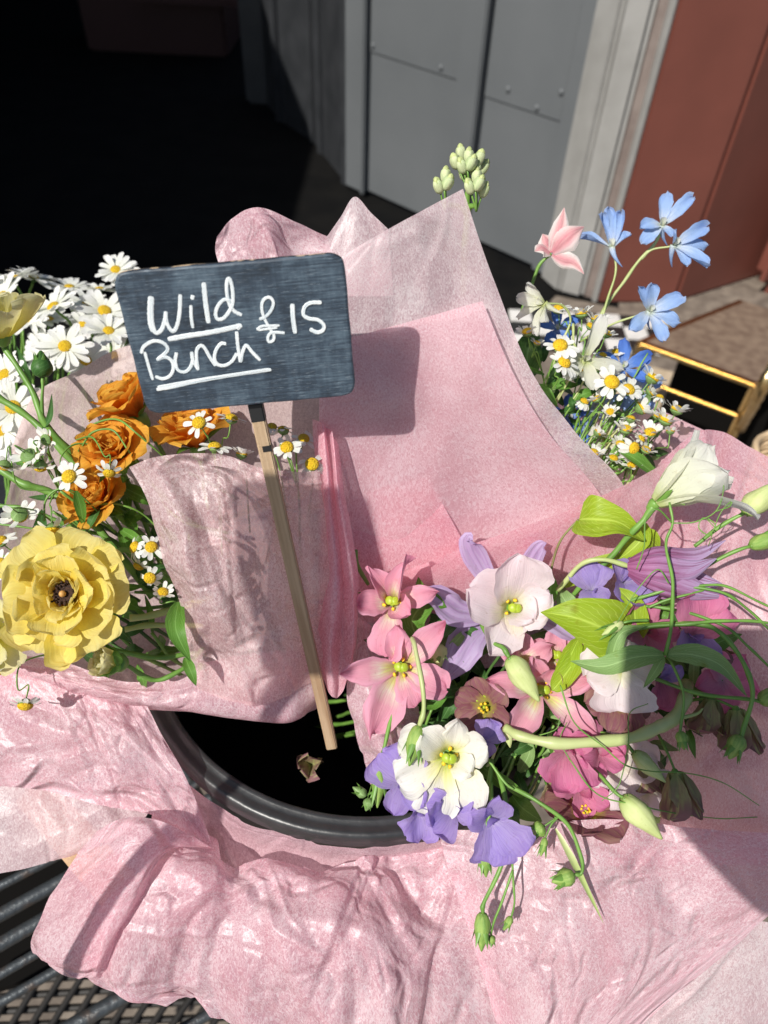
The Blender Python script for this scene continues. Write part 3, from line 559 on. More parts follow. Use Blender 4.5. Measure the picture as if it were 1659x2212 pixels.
sheet('large smooth pink tissue sheet filling the right side behind the tendrils', [
    [(1415, 1015, .450), (1500, 938, .456), (1560, 930, .460), (1622, 965, .460), (1700, 1010, .460)],
    [(1400, 1120, .455), (1490, 1100, .455), (1570, 1100, .455), (1640, 1110, .455), (1710, 1120, .455)],
    [(1380, 1260, .462), (1480, 1260, .456), (1570, 1270, .450), (1640, 1280, .446), (1710, 1290, .440)],
    [(1360, 1450, .466), (1480, 1460, .460), (1570, 1470, .450), (1640, 1480, .442), (1720, 1490, .432)],
    [(1330, 1680, .456), (1460, 1680, .446), (1560, 1680, .437), (1640, 1690, .430), (1730, 1700, .420)],
    [(1280, 1870, .445), (1440, 1870, .436), (1550, 1870, .428), (1650, 1870, .422), (1740, 1870, .415)]], TIS_S, .0012, 26, 12, 150, 120, wave=1.5, long=(12, .0022, .9, .7))
sheet('broad pink tissue sheet in the lower right with hanging buds lying over it', [
    [(945, 1790, .427), (1060, 1792, .417), (1200, 1776, .411), (1340, 1771, .408), (1500, 1790, .406), (1690, 1800, .405)],
    [(975, 1890, .421), (1090, 1880, .408), (1220, 1880, .402), (1350, 1890, .401), (1510, 1880, .401), (1710, 1880, .400)],
    [(1010, 2000, .417), (1120, 2000, .402), (1240, 2000, .397), (1370, 2000, .396), (1520, 1990, .398), (1700, 1943, .400)],
    [(1045, 2110, .416), (1140, 2110, .401), (1250, 2110, .396), (1350, 2110, .396), (1460, 2090, .398), (1580, 2045, .401)],
    [(1085, 2250, .416), (1140, 2250, .402), (1200, 2250, .398), (1260, 2250, .398), (1310, 2245, .400), (1358, 2238, .402)]], TIS_C, .0010, 34, 13, 190, 170, wave=1.2, long=(12, .0020, -.4, .6))
sheet('grey pink tissue corner at the bottom right edge', [
    [(1300, 2240, .45), (1450, 2120, .45), (1640, 1992, .45), (1740, 2080, .45)], [(1300, 2290, .45), (1450, 2210, .45), (1640, 2130, .45), (1740, 2140, .45)], [(1300, 2360, .45), (1450, 2330, .45), (1640, 2330, .45), (1740, 2330, .45)]], TIS_G, .0014, 24, 14, 80, 80)
sheet('large crumpled pink tissue sheet across the bottom in front of the bucket', [[(x, y, d - o * (1.5 if i_ == 0 else 1)) for (x, y, d), o in zip(r, (.013, .013, .013, .013, .012, .006, 0))] for i_, r in enumerate([
    [(350, 1805, .452), (400, 1838, .450), (520, 1856, .452), (640, 1862, .452), (760, 1852, .450), (860, 1840, .450), (1000, 1830, .447)],
    [(290, 1880, .440), (370, 1890, .431), (520, 1905, .430), (650, 1900, .431), (770, 1905, .432), (870, 1905, .436), (1025, 1900, .432)],
    [(200, 1990, .432), (330, 1990, .425), (480, 2000, .420), (640, 2000, .417), (780, 2000, .416), (900, 2010, .421), (1055, 2000, .424)],
    [(190, 2108, .436), (320, 2138, .431), (480, 2120, .422), (640, 2115, .417), (800, 2110, .413), (920, 2110, .418), (1080, 2110, .422)],
    [(330, 2150, .437), (400, 2188, .432), (520, 2250, .426), (660, 2250, .420), (800, 2250, .416), (940, 2250, .416), (1130, 2250, .421)]])], TIS_C, .0019, 90, 15, 240, 280, wave=2.3, long=(34, .0042, .05, .45))
sheet('rolled pink tissue corner at the lower left above the rack', dd([
    [(212, 1795, .441), (265, 1768, .436), (335, 1770, .434), (400, 1800, .442), (470, 1838, .455)],
    [(150, 1870, .440), (210, 1865, .430), (280, 1860, .424), (335, 1860, .424), (365, 1835, .438)],
    [(98, 1960, .440), (150, 1965, .430), (210, 1970, .421), (270, 1968, .418), (308, 1945, .428)],
    [(62, 2035, .440), (110, 2060, .432), (170, 2085, .425), (215, 2085, .419), (250, 2050, .428)],
    [(70, 2062, .442), (110, 2092, .438), (160, 2112, .434), (200, 2118, .432), (240, 2100, .436)]], -.013), TIS_C, .0014, 30, 16, 130, 120, long=(8, .0024, .5, .5))
sheet('pink tissue draped over the left rim of the bucket with a chamomile resting on it', [
    [(-50, 1425, .450), (60, 1440, .450), (180, 1480, .448), (260, 1512, .447), (318, 1526, .447)],
    [(-50, 1540, .445), (70, 1550, .441), (190, 1570, .438), (290, 1590, .437), (362, 1608, .440)],
    [(-50, 1630, .443), (70, 1640, .438), (190, 1665, .435), (310, 1680, .433), (412, 1700, .438)],
    [(-50, 1697, .445), (70, 1712, .441), (190, 1742, .438), (330, 1768, .437), (456, 1826, .441)]], TIS_C, .0014, 60, 17, 150, 180, wave=1.6, long=(16, .0022, 1.2, .6))
sheet('inner pink tissue fold behind the rolled corner', [[(330, 1740, .452), (400, 1780, .455), (470, 1815, .455)], [(320, 1800, .458), (400, 1850, .455), (480, 1870, .455)], [(300, 1880, .45), (400, 1920, .45), (500, 1930, .45)]], TIS_C, .001, 10, 21, 50, 50)
sheet('grey thin tissue layer hanging at the left edge over the rods', [
    [(-50, 1680, .462), (80, 1690, .462), (200, 1700, .462), (330, 1735, .462)], [(-50, 1780, .455), (80, 1790, .454), (190, 1800, .454), (290, 1790, .455)], [(-50, 1897, .452), (60, 1872, .452), (130, 1848, .454), (195, 1822, .458)]], TIS_G, .002, 30, 18, 80, 90)
_rm = [(318, 1568, .480), (395, 1682, .458), (515, 1766, .444), (620, 1804, .437), (700, 1823, .434), (830, 1832, .433), (960, 1818, .437)]
sheet('shaded pink tissue tucked down outside the bucket rim', [_rm, [(x + 2, y + 40, d + .010) for x, y, d in _rm], [(x + 0, y + 120, d + .020) for x, y, d in _rm]], TIS, .0015, 30, 19, 70, 140)

# ------------------------------------------------------------ flowers: builders
def RZm(a): return Matrix.Rotation(math.radians(a), 4, 'Z')
def pet(par, M, az, L, W, mat, **kw):
    kw.setdefault('seed', rnd.randrange(9999))
    return part('petal', petal_me(L, W, **kw), mat, par, M @ RZm(az - 90))
def j(a, b): return rnd.uniform(a, b)
_cache = {}
def shared(key, fn):
    if key not in _cache: _cache[key] = fn()
    return _cache[key]
def dome(r, h, n=16): return lathe_me([(0, r * .96), (h * .25, r), (h * .65, r * .8), (h * .92, r * .42), (h, .00001)], n, 'disc')
def calyx_me(r, h): return lathe_me([(-h, r * .22), (-h * .8, r * .5), (-h * .3, r * .95), (0, r * .9), (.0002, r * .2)], 12, 'calyx')
def cham(par, x, y, d, face, s=1.0, mode='flat', n=13, droppet=.18, root=None):
    """one small chamomile head (petals 5 mm); returns the point its stem leaves from"""
    pos = P(x, y, d); f = fc(*face); M = frame(pos, f, j(0, 6), s)
    h = sub('flower_head', par, pos)
    part('disc', shared('cd', lambda: dome(.0034, .0027)), YEL_DISC, h, M)
    part('calyx', shared('cc', lambda: calyx_me(.0034, .0026)), LF_S, h, M @ Matrix.Translation((0, 0, -.0002)))
    e = {'flat': (8, -12), 'droop': (-25, -62), 'up': (48, 30), 'back': (-5, -30)}[mode]
    for k in range(n):
        if rnd.random() < droppet: continue
        v = rnd.randrange(3)
        me = shared(('cp', mode, v), lambda: petal_me(.0062 - .0005 * v, .0030, 'ray', e[0] + 8 * v - 8, e[1] + 10 * v - 10, cup=.35, r0=.0026, nu=5, nv=6, rib=.02, seed=v))
        part('petal', me, P_CHM, h, M @ RZm(360 * k / n + j(-7, 7)) @ Matrix.Rotation(j(-.18, .18), 4, 'X') @ Matrix.Rotation(j(-.3, .3), 4, 'Y') @ Matrix.Scale(j(.82, 1.08), 4))
    return pos - f * .0026 * s
def marg(par, x, y, d, face, s=1.0, n=19, e=(12, -8)):
    pos = P(x, y, d); M = frame(pos, fc(*face), j(0, 6), s); h = sub('flower_head', par, pos)
    part('disc', shared('md', lambda: dome(.0052, .003)), YEL_DISC, h, M)
    part('calyx', shared('mcx', lambda: calyx_me(.005, .004)), LF_D, h, M)
    for L in (0, 1):
        m_ = n if L == 0 else n // 2
        for k in range(m_):
            if rnd.random() < .07: continue
            v = rnd.randrange(3)
            me = shared(('mp', e, L, v), lambda: petal_me(.0195 - .0012 * v - .003 * L, .0066, 'ray', e[0] + 10 * L + 6 * v - 6, e[1] + 8 * L + 7 * v, cup=.4, r0=.0042, nu=5, nv=7, rib=.05, seed=v))
            part('petal', me, P_CHM, h, M @ RZm(360 * (k + .5 * L) / m_ + j(-9, 9)) @ Matrix.Rotation(j(-.16, .16), 4, 'X') @ Matrix.Rotation(j(-.25, .25), 4, 'Y') @ Matrix.Scale(j(.86, 1.06), 4))
    return pos - fc(*face) * .004 * s
def stemto(par, a, via, r=(.5, .6), mat=None, f=None):
    """stem from world point a through image points"""
    pts = [a] + ([a - f * .008] if f is not None else []) + [P(*v) for v in via]
    tube('stem', pts, [r[0] * .001, r[1] * .001], mat or GR_STEM, par, 6)
def sprig(label, heads, stems=(), leaves=(), kind='c', name='chamomile_sprig', cat='chamomile', grp=None, mat=None):
    """heads: (x, y, d, face, scale, mode, [via points])"""
    x, y, d = heads[0][:3]; t = thing(name, label, cat, P(x, y, d), grp)
    for hd in heads:
        x, y, d, face, s, mode, via = hd
        a = cham(t, x, y, d, face, s, mode) if kind == 'c' else marg(t, x, y, d, face, s)
        if via: stemto(t, a, via, (.35, .5) if kind == 'c' else (.8, 1.1), mat, fc(*face))
    for s_ in stems: ptube('stem', s_[0], s_[1], mat or GR_STEM, t)
    for l in leaves: leafy(t, *l)
    return t
def leafy(t, pp, wpx, mat=None, prof='lance', nh=(.2, .4, 1), **kw): return ribbon('leaf', pp, wpx, mat or LF, t, nh, prof, **kw)
def stamens(par, M, n=5, r=.0035, h=.004, s=.0008, mat=None, stig=True, z=.001):
    """pistil with stigma lobes and yellow anthers"""
    if stig:
        me = shared(('stg',), lambda: lathe_me([(0, .0012), (.004, .0011), (.0058, .0012), (.0066, .0024), (.0080, .0026), (.0090, .0008)], 12, 'pistil'))
        part('pistil', me, STIG, par, M)
        part('stigma', shared(('stl',), lambda: dome(.0026, .0018, 10)), STIG, par, M @ Matrix.Translation((.0017, 0, .0078)) @ Matrix.Rotation(.5, 4, 'Y'))
        part('stigma', shared(('stl',), None), STIG, par, M @ Matrix.Translation((-.0017, .0004, .0078)) @ Matrix.Rotation(-.5, 4, 'Y'))
    for k in range(n):
        a = 6.283 * k / n + j(-.3, .3); rr = r * j(.85, 1.15); hh = h * j(.8, 1.2)
        p0 = M @ Vector((.001 * math.cos(a), .001 * math.sin(a), z * .2)); p1 = M @ Vector((rr * .8 * math.cos(a), rr * .8 * math.sin(a), hh * .7)); p2 = M @ Vector((rr * math.cos(a), rr * math.sin(a), hh))
        tube('filament', [p0, p1, p2], [.00028, .00022], STIG, par, 5, 6)
        me = shared(('an',), lambda: lathe_me([(-.0012, .0003), (-.0006, .00085), (.0006, .0009), (.0012, .0003)], 8, 'anther', lobes=3, lobe=.2))
        part('anther', me, mat or STAMEN, par, Matrix.Translation(p2) @ Matrix.Rotation(j(0, 3), 4, (j(-1, 1), j(-1, 1), j(-1, 1) + .01)) @ Matrix.Scale(s / .0008, 4))
def bloom(name, label, cat, x, y, d, face, petals, mat, spin=0, scale=1, st=True, sten=5, grp=None, calyx=True, **com):
    """petals: (azimuth, length px, width px, e0, e1, extra dict)"""
    pos = P(x, y, d); t = thing(name, label, cat, pos, grp); M = frame(pos, fc(*face)); k = d / FPX * scale
    for p in petals:
        kw = dict(prof='round', cup=.6, ruf=.085, nu=15, nv=17, twist=j(-.35, .35), roll=j(-.28, .05)); kw.update(com); kw.update(p[5] if len(p) > 5 else {})
        m2 = kw.pop('mat', mat); p = list(p)
        if m2 is P_PNK: p[2] *= .86; kw['cup'] = kw['cup'] * 1.35; kw['mid'] = (p[3] + p[4]) / 2 + 14; p[3] += 12; p[4] -= 16; kw['roll'] = j(-.42, .12); kw['twist'] = kw['twist'] + j(-.25, .25)
        pet(t, M, p[0] + spin, p[1] * k, p[2] * k, m2, e0=p[3], e1=p[4], **kw)
    if st: stamens(t, M, sten, .0048, .0052)
    if calyx: part('calyx', shared(('cx',), lambda: calyx_me(.0035, .006)), GR_STEM, t, M)
    return t, M
def bud(label, base, tip, wpx, mat=BUD_G, cat='flower bud', name='flower_bud', sep=5, sepmat=None, stem=None, stw=(.6, .9), lobes=5, twist=2.0, smat=None, seplen=.55, spread=1.0, bend=0.0, grp=None):
    a, b = P(*base), P(*tip); L = (b - a).length; w_ = wpx * base[2] / FPX / 2; t = thing(name, label, cat, a, grp); ax = (b - a).normalized(); M = frame(a, ax, j(0, 6))
    part('bud_body', lathe_me([(0, w_ * .35), (L * .08, w_ * .7), (L * .3, w_), (L * .55, w_ * .85), (L * .8, w_ * .45), (L, w_ * .1)], 16, 'bud_body', lobes, .08, twist, bend), mat, t, M)
    for k in range(sep):
        me = petal_me(L * seplen, w_ * .9, 'clem', 72, 88 - 8 * spread, cup=.8, r0=w_ * .45, nu=5, nv=8, seed=k)
        part('sepal', me, sepmat or GR_STEM, t, M @ RZm(360 * k / sep + j(-8, 8)))
    if stem: stemto(t, a, stem, stw, smat)
    return t
def tendril(label, pp, mm=.45, mat=None, cat='tendril', more=()):
    t = thing('tendril', label, cat, P(*pp[0])); ptube('stem', pp, [mm, mm * .6], mat or GR_STEM, t, 6, max(24, len(pp) * 7))
    for m_ in more: ptube('stem', m_, [mm * .8, mm * .45], mat or GR_STEM, t, 6, max(20, len(m_) * 7))
    return t

# ------------------------------------------------------------ chalkboard price sign
CHALKB = None
def boardmat():
    m, n, out = newmat('worn_slate_paint'); tc = N(n, 'ShaderNodeTexCoord')
    def nz(sc, st, det=5, dis=0):
        mp = N(n, 'ShaderNodeMapping'); mp.inputs['Scale'].default_value = st; n.links.new(tc.outputs['Object'], mp.inputs[0])
        x = N(n, 'ShaderNodeTexNoise', i_Scale=sc, i_Detail=det, i_Distortion=dis, i_Roughness=.65); n.links.new(mp.outputs[0], x.inputs['Vector']); return x.outputs['Fac']
    a = nz(1, (45, 1100, 50)); b0 = nz(1, (330, 26, 50)); c = nz(38, (1, 1, 1), 7)
    bq = N(n, 'ShaderNodeMath', operation='MULTIPLY', i_1=.45); n.links.new(b0, bq.inputs[0]); b = bq.outputs[0]; d2 = nz(1, (160, 2600, 60), 2)
    s1 = N(n, 'ShaderNodeMath', operation='MULTIPLY_ADD', i_1=1.1); n.links.new(a, s1.inputs[0]); n.links.new(b, s1.inputs[2])
    s2 = N(n, 'ShaderNodeMath', operation='MULTIPLY_ADD', i_1=1.6); n.links.new(c, s2.inputs[0]); n.links.new(s1.outputs[0], s2.inputs[2])
    rp = ramp(n, [(.36, (.010, .013, .017)), (.49, (.036, .056, .082)), (.59, (.095, .138, .178)), (.70, (.17, .21, .24))])
    mm_ = N(n, 'ShaderNodeMath', operation='MULTIPLY', i_1=.318); n.links.new(s2.outputs[0], mm_.inputs[0]); n.links.new(mm_.outputs[0], rp.inputs[0])
    sr = ramp(n, [(.60, (0, 0, 0)), (.70, (1, 1, 1))]); n.links.new(d2, sr.inputs[0])
    sm = N(n, 'ShaderNodeMath', operation='MULTIPLY', i_1=.35); n.links.new(sr.outputs[0], sm.inputs[0])
    mx = N(n, 'ShaderNodeMix', data_type='RGBA'); n.links.new(sm.outputs[0], mx.inputs[0]); n.links.new(rp.outputs[0], mx.inputs[6]); mx.inputs[7].default_value = (.42, .50, .56, 1)
    # worn bare wood along the edge faces, darker scuffed corners
    ge = N(n, 'ShaderNodeNewGeometry'); bs_ = N(n, 'ShaderNodeBsdfPrincipled', i_Roughness=.5); n.links.new(mx.outputs[2], bs_.inputs['Base Color'])
    bp = N(n, 'ShaderNodeBump', i_Strength=.35, i_Distance=.0006); n.links.new(a, bp.inputs['Height']); n.links.new(bp.outputs[0], bs_.inputs['Normal'])
    n.links.new(bs_.outputs[0], out.inputs[0]); return m
def build_sign():
    d0 = .332
    c2 = [(238, 590), (742, 549), (770, 856), (318, 897)]
    r = [F + R * ((x - CX) / FPX) + D * ((y - CY) / FPX) for x, y in c2]
    Mx = np.array([[r[1].x, r[3].x, -r[2].x], [r[1].y, r[3].y, -r[2].y], [r[1].z, r[3].z, -r[2].z]])
    s = np.linalg.solve(Mx, np.array(list(r[0])))     # r0*d0 + r2*d2 = r1*d1 + r3*d3
    cx = [1, s[0], s[2], s[1]]; k = d0 / (sum(cx) / 4)
    C = [Vector((0, 0, CAMH)) + r[i] * cx[i] * k for i in range(4)]
    o = C[3]; X = (C[2] - C[3]); Y = (C[0] - C[3]); n = X.cross(Y).normalized()
    if n.dot(F) > 0: n = -n
    W_ = X.length; xh = X.normalized(); H_ = Y.length; yh = Y.normalized()
    print('SIGN', W_, H_, xh.dot(yh), [c * k for c in cx], 'n', n.dot(F), n.dot(LIGHT))
    M = Matrix((xh, yh, n)).transposed().to_4x4(); M.translation = o
    # the small shear left over from measuring is absorbed in the outline
    Mi = M.inverted(); q = [Mi @ c for c in C]
    def inpl(x, y):
        rr = F + R * ((x - CX) / FPX) + D * ((y - CY) / FPX); oo = Vector((0, 0, CAMH)); t = (o - oo).dot(n) / rr.dot(n); return Mi @ (oo + rr * t)
    t = thing('price_sign', 'chalkboard price sign on a wooden stake, hand painted Wild Bunch £15', 'sign', o)
    global CHALKB; CHALKB = boardmat()
    # rounded outline
    cs = [q[3], q[2], q[1], q[0]]; rad = .0072; out = []
    for i in range(4):
        p, a, b = cs[i], cs[i - 1], cs[(i + 1) % 4]; da = (a - p).normalized(); db = (b - p).normalized(); s0 = p + da * rad; s1 = p + db * rad
        for m_ in range(9):
            f_ = m_ / 8; out.append(s0 * (1 - f_) ** 2 + p * 2 * f_ * (1 - f_) + s1 * f_ ** 2)
    out2 = []                                    # subdivide the straight sides with a hint of hand-cut wobble
    for i, p in enumerate(out):
        q2 = out[(i + 1) % len(out)]; m_ = max(1, int((q2 - p).length / .004))
        for f_ in range(m_): out2.append(p + (q2 - p) * (f_ / m_))
    cen = sum(out2, Vector()) / len(out2); nn = len(out2); th = .0042; vs = []
    for (ins, z) in ((.0012, 0), (.0003, -.0004), (0, -.0012), (0, -th + .001), (.001, -th)):
        for k2, p in enumerate(out2):
            dv = (cen - p).normalized(); vs.append(p + dv * (ins + .00012 * math.sin(k2 * 1.3)) + Vector((0, 0, z)))
    fs = [(i * nn + (k2 + 1) % nn, i * nn + k2, (i + 1) * nn + k2, (i + 1) * nn + (k2 + 1) % nn) for i in range(4) for k2 in range(nn)]
    fs.append(tuple(range(nn))); fs.append(tuple(range(5 * nn - 1, 4 * nn - 1, -1)))
    me = mesh('board', vs, fs, smooth=False)
    EDGE = solid('worn_sign_edge', (.02, .02, .022), .6, c2=(.62, .45, .28), scale=120, stretch=(1, 1, 1), contrast=(.5, .56))
    me.materials.append(CHALKB); me.materials.append(EDGE)
    for k2, p in enumerate(me.polygons):
        if k2 >= nn * 2 and k2 < nn * 4: p.material_index = 1
    part('board', me, None, t, M)
    PAINT = solid('white_paint_pen', (.30, .42, .50), .45, c2=(.88, .92, .92), scale=1, stretch=(7, 1.2, 1), coord='UV', bump=.3, bscale=3, contrast=(.38, .50))
    def z6(p): return inpl(219.4 + p[0] * .3472, 521.2 + p[1] * .3472)
    lv = [0]; UVS = []
    def stroke(par, pts, wd, smooth=True):
        lv[0] += 1; z = .00008 + .000012 * lv[0]
        p = np.array([list(z6(a)) for a in pts]); c = cr(p, max(8, len(pts) * 7)) if smooth and len(pts) > 2 else cr(np.array([p[0], p[-1]]), 12) if len(pts) == 2 else cr(p, 24)
        w0 = wd * .84 * .3472 * d0 / FPX / 2; vs = []; m_ = len(c)
        for i in range(m_):
            tt = c[min(i + 1, m_ - 1)] - c[max(i - 1, 0)]; tt /= np.linalg.norm(tt) + 1e-9; nx = np.array([-tt[1], tt[0], 0]); e = min(1, .72 + .5 * min(i, m_ - 1 - i)); wv = w0 * e * (1 + .05 * math.sin(i * 1.7 + lv[0]) + .05 * rnd.uniform(-1, 1))
            ro = (tt * w0 * .3) * (-1 if i == 0 else 1 if i == m_ - 1 else 0)
            for s_, zz_ in ((-1, 0), (-.93, 1), (-.4, 1.0), (.05, .7), (.45, 1.05), (.93, 1), (1, 0)):
                v = c[i] + nx * wv * s_ + ro * (1 - abs(s_) * .5); vs.append((v[0], v[1], z * zz_ + .00002)); UVS.append((s_ * wd / 30, i * .03 + lv[0]))
        return vs, gridfaces(m_, 7)
    def letter(strokes, wd=30, name='letter'):
        vs, fs = [], []; UVS.clear()
        for st_ in strokes:
            w_ = wd
            if isinstance(st_, tuple) and isinstance(st_[0], (int, float)): w_, st_ = st_
            v, f_ = stroke(t, st_, w_); o_ = len(vs); vs += v; fs += [tuple(a + o_ for a in q_) for q_ in f_]
        part(name, mesh(name, vs, fs, list(UVS)), PAINT, t, M)
    letter([(44, [(306, 348), (302, 430), (306, 510), (322, 560)]), (30, [(322, 560), (345, 572), (375, 545), (392, 490), (398, 440)]), (28, [(398, 440), (402, 500), (425, 548), (448, 560), (470, 520), (484, 440), (488, 335)])])
    letter([(24, [(554, 402), (556, 470), (566, 540)]), (28, [(566, 340), (564, 350), (562, 362)])])
    letter([(34, [(634, 262), (645, 380), (664, 508)])])
    letter([(26, [(800, 372), (760, 366), (722, 405), (708, 455), (722, 488), (760, 480), (798, 430), (815, 380), (812, 300), (798, 245), (784, 238), (776, 270), (780, 340), (796, 400), (826, 440), (868, 462)])])
    letter([(38, [(415, 612), (520, 592), (640, 575), (760, 552), (868, 528)]), (26, [(862, 530), (846, 550)])], name='underline')
    letter([(24, [(268, 690), (290, 770), (318, 860)]), (26, [(246, 695), (262, 655), (320, 622), (375, 630), (408, 660), (402, 690), (345, 738)]), (26, [(345, 738), (395, 722), (436, 745), (446, 795), (425, 838), (380, 856), (335, 842)])])
    letter([(26, [(466, 695), (458, 745), (474, 800), (515, 815), (550, 790), (566, 740), (562, 700)]), (26, [(560, 690), (568, 740), (602, 800)])])
    letter([(26, [(600, 798), (592, 740), (592, 680), (615, 652), (640, 665), (672, 720), (708, 775)])])
    letter([(26, [(772, 640), (742, 640), (712, 680), (702, 730), (722, 768), (765, 775), (810, 750), (842, 700)])])
    letter([(26, [(840, 565), (846, 640), (862, 752)]), (26, [(866, 752), (878, 690), (900, 650), (935, 690), (985, 742)])])
    letter([(28, [(345, 922), (450, 905), (600, 872), (800, 838), (1052, 802)]), (16, [(350, 905), (600, 862), (900, 818), (1040, 798)])], name='underline')
    letter([(22, [(982, 488), (1012, 478), (1050, 440), (1068, 390), (1050, 356), (1018, 358), (996, 392), (1000, 450), (1020, 500), (1048, 550), (1072, 590), (1066, 622), (1040, 628), (1034, 600), (1060, 572), (1136, 574)]), (18, [(965, 552), (1000, 532), (1104, 528)]), (16, [(975, 556), (1040, 548), (1090, 542)])])
    letter([(34, [(1186, 396), (1190, 480), (1204, 574)])])
    letter([(28, [(1364, 386), (1300, 388), (1262, 415), (1256, 462), (1290, 486), (1345, 495), (1382, 528), (1375, 560), (1340, 572), (1296, 552)])])
    # stake: square batten from behind the board down into the bucket
    SW = solid('pale_stake_wood', (.60, .44, .28), .6, c2=(.36, .22, .12), scale=1, stretch=(260, 9, 260), bump=.5, bscale=60, contrast=(.45, .75))
    BLK = solid('black_paint', (.015, .015, .016), .45)
    def behind(x, y, off):
        v = M @ inpl(x, y); return v - n * off
    pa, pm, pb = behind(549, 882, .0042 + .0036), behind(562, 938, .0078), P(717, 1612, .462)
    ax = (pb - pa).normalized(); pA = pa; pb = pb
    ax = (pb - pa).normalized(); tube('lug', [behind(538, 820, .0085), behind(546, 862, .0085), pa], [.003, .003], BLK, t, 8)
    me, Mm = prism('stake', pA, pb, -F, .0066, .0066, .0006); part('stake', me, SW, t, Mm)
    me, Mm = prism('black_end', pA, pA + ax * ((pm - pA).length - .004), -F, .0069, .0069, .0006); part('black_end', me, BLK, t, Mm)
    q = pA + ax * .0225; me, Mm = prism('paint_mark', q - F * .0012 + R * .0013, q + ax * .0030 - F * .0012 + R * .0013, -F, .0044, .0050); part('paint_mark', me, BLK, t, Mm)
build_sign()
BUD_K = solid('stock_bud_green', (.42, .52, .26), .5, c2=(.58, .64, .36), scale=1, stretch=(500, 500, 60), bump=.3)

# ------------------------------------------------------------ left bunch
# large yellow ranunculus
pos = P(150, 1283, .398); t = thing('ranunculus', 'large open yellow ranunculus with a black centre and tan knob', 'flower', pos); M = frame(pos, fc(.02, .12, 1)); k = .398 / FPX
for n_, L, W_, e0, e1, r0, cup, off in ((6, 134, 156, 20, -14, 8, .5, 12), (5, 112, 146, 34, 10, 10, .75, 40), (4, 92, 124, 58, 22, 12, .95, 5), (5, 74, 84, 76, 46, 20, 1.1, 50), (5, 50, 56, 86, 70, 22, 1.1, 20)):
    for i in range(n_):
        pet(t, M, 360 * i / n_ + off + j(-16, 16), L * k * j(.88, 1.1), W_ * k * j(.85, 1.15), P_YEL, prof='fan', e0=e0 + j(-6, 6), e1=e1 + j(-14, 16), cup=cup * j(.6, 1.2), ruf=.045, rf=1.8, rag=.006, r0=r0 * k, nu=17, nv=18, twist=j(-.2, .2), roll=j(-.15, .2))
part('stamen_ring', lathe_me([(0, .002), (.0010, .0052), (.0026, .0058), (.0036, .0048), (.0030, .0026), (.002, .0001)], 26, 'stamen_ring', 13, .13), BLACKSTAMEN, t, M @ Matrix.Translation((0, 0, .0045)))
for i in range(34):
    a = j(0, 6.28); r_ = j(.0034, .0060)
    part('stamen', shared('bst', lambda: lathe_me([(0, .0003), (.002, .0004), (.003, .0007), (.0038, .0003)], 6, 'stamen')), BLACKSTAMEN, t, M @ Matrix.Translation((r_ * math.cos(a), r_ * math.sin(a), .006)) @ Matrix.Rotation(j(0, .6), 4, (-math.sin(a), math.cos(a), 0)))
part('knob', dome(.0018, .003, 14), TAN, t, M @ Matrix.Translation((0, 0, .0085)))
ptube('stem', [(170, 1290, .412), (262, 1190, .425), (330, 1230, .43), (420, 1290, .44)], [1.6, 2.0], GR_STEM, t)
def ranun(label, x, y, d, face, s, mat, ws, stem=None, stw=(1.5, 1.8), seed=0):
    pos = P(x, y, d); t = thing('ranunculus', label, 'flower', pos); M = frame(pos, fc(*face)); k = d / FPX * s
    for n_, L, W_, e0, e1, r0, cup, off in ws:
        for i in range(n_): pet(t, M, 360 * i / n_ + off + j(-10, 10), L * k * j(.92, 1.06), W_ * k, mat, prof='fan', e0=e0 + j(-4, 4), e1=e1 + j(-8, 8), cup=cup, ruf=.05, rag=.02, r0=r0 * k, nu=11, nv=13)
    part('calyx', lathe_me([(-.004, .0015), (-.002, .004), (.001, .0055), (.003, .004)], 10, 'calyx'), GR_STEM, t, M)
    if stem: ptube('stem', stem, list(stw), GR_STEM, t)
    return t, M
t, M = ranun('half open yellow ranunculus bud with furry green sepals below the large yellow flower', 262, 1432, .408, (-.75, .25, .8), 1, P_YEL2, ((5, 62, 60, 62, 82, 12, 1.0, 0), (5, 56, 52, 75, 92, 8, 1.1, 30), (4, 44, 40, 84, 98, 4, 1.2, 10)), [(272, 1436, .412), (330, 1468, .425), (390, 1450, .43), (440, 1400, .44)], (1.3, 1.6))
for i in range(5): part('sepal', petal_me(.0125, .010, 'point', 40, 74, cup=.9, r0=.003, seed=i), LF, t, M @ RZm(72 * i))
ranun('pale yellow ranunculus seen from the side, cut by the left edge above', 5, 735, .425, (-.25, .9, .35), 1, P_YEL2, ((6, 125, 118, 12, 46, 8, .6, 10), (6, 105, 90, 48, 66, 8, .8, 40), (4, 70, 50, 66, 80, 6, .9, 0)), [(5, 745, .43), (62, 830, .43), (105, 925, .432), (190, 1010, .45), (280, 1120, .47)], (1.5, 2.4))
ranun('pale yellow ranunculus petals showing at the left edge under the big flower', -18, 1372, .415, (-.2, -.2, 1), .8, P_YEL2, ((6, 110, 100, 10, -10, 8, .5, 10), (5, 80, 76, 40, 20, 8, .8, 40)), None)
bud('round green ranunculus bud on a hairy stem at the upper left', (92, 815, .425), (88, 757, .422), 42, LF_D, 'flower bud', sep=5, sepmat=LF, stem=[(92, 850, .427), (95, 920, .432), (110, 990, .445), (150, 1060, .46)], stw=(.9, 1.2), lobes=0, seplen=.95, spread=-.3)
tt_ = thing('green_stalks', 'thick green stems crossing down from the left edge', 'stem', P(0, 900, .43))
ptube('stem', [(-30, 845, .432), (60, 900, .436), (150, 990, .44), (215, 1075, .45), (330, 1180, .46), (420, 1300, .46)], [2.0, 2.3], GR_STEM, tt_)
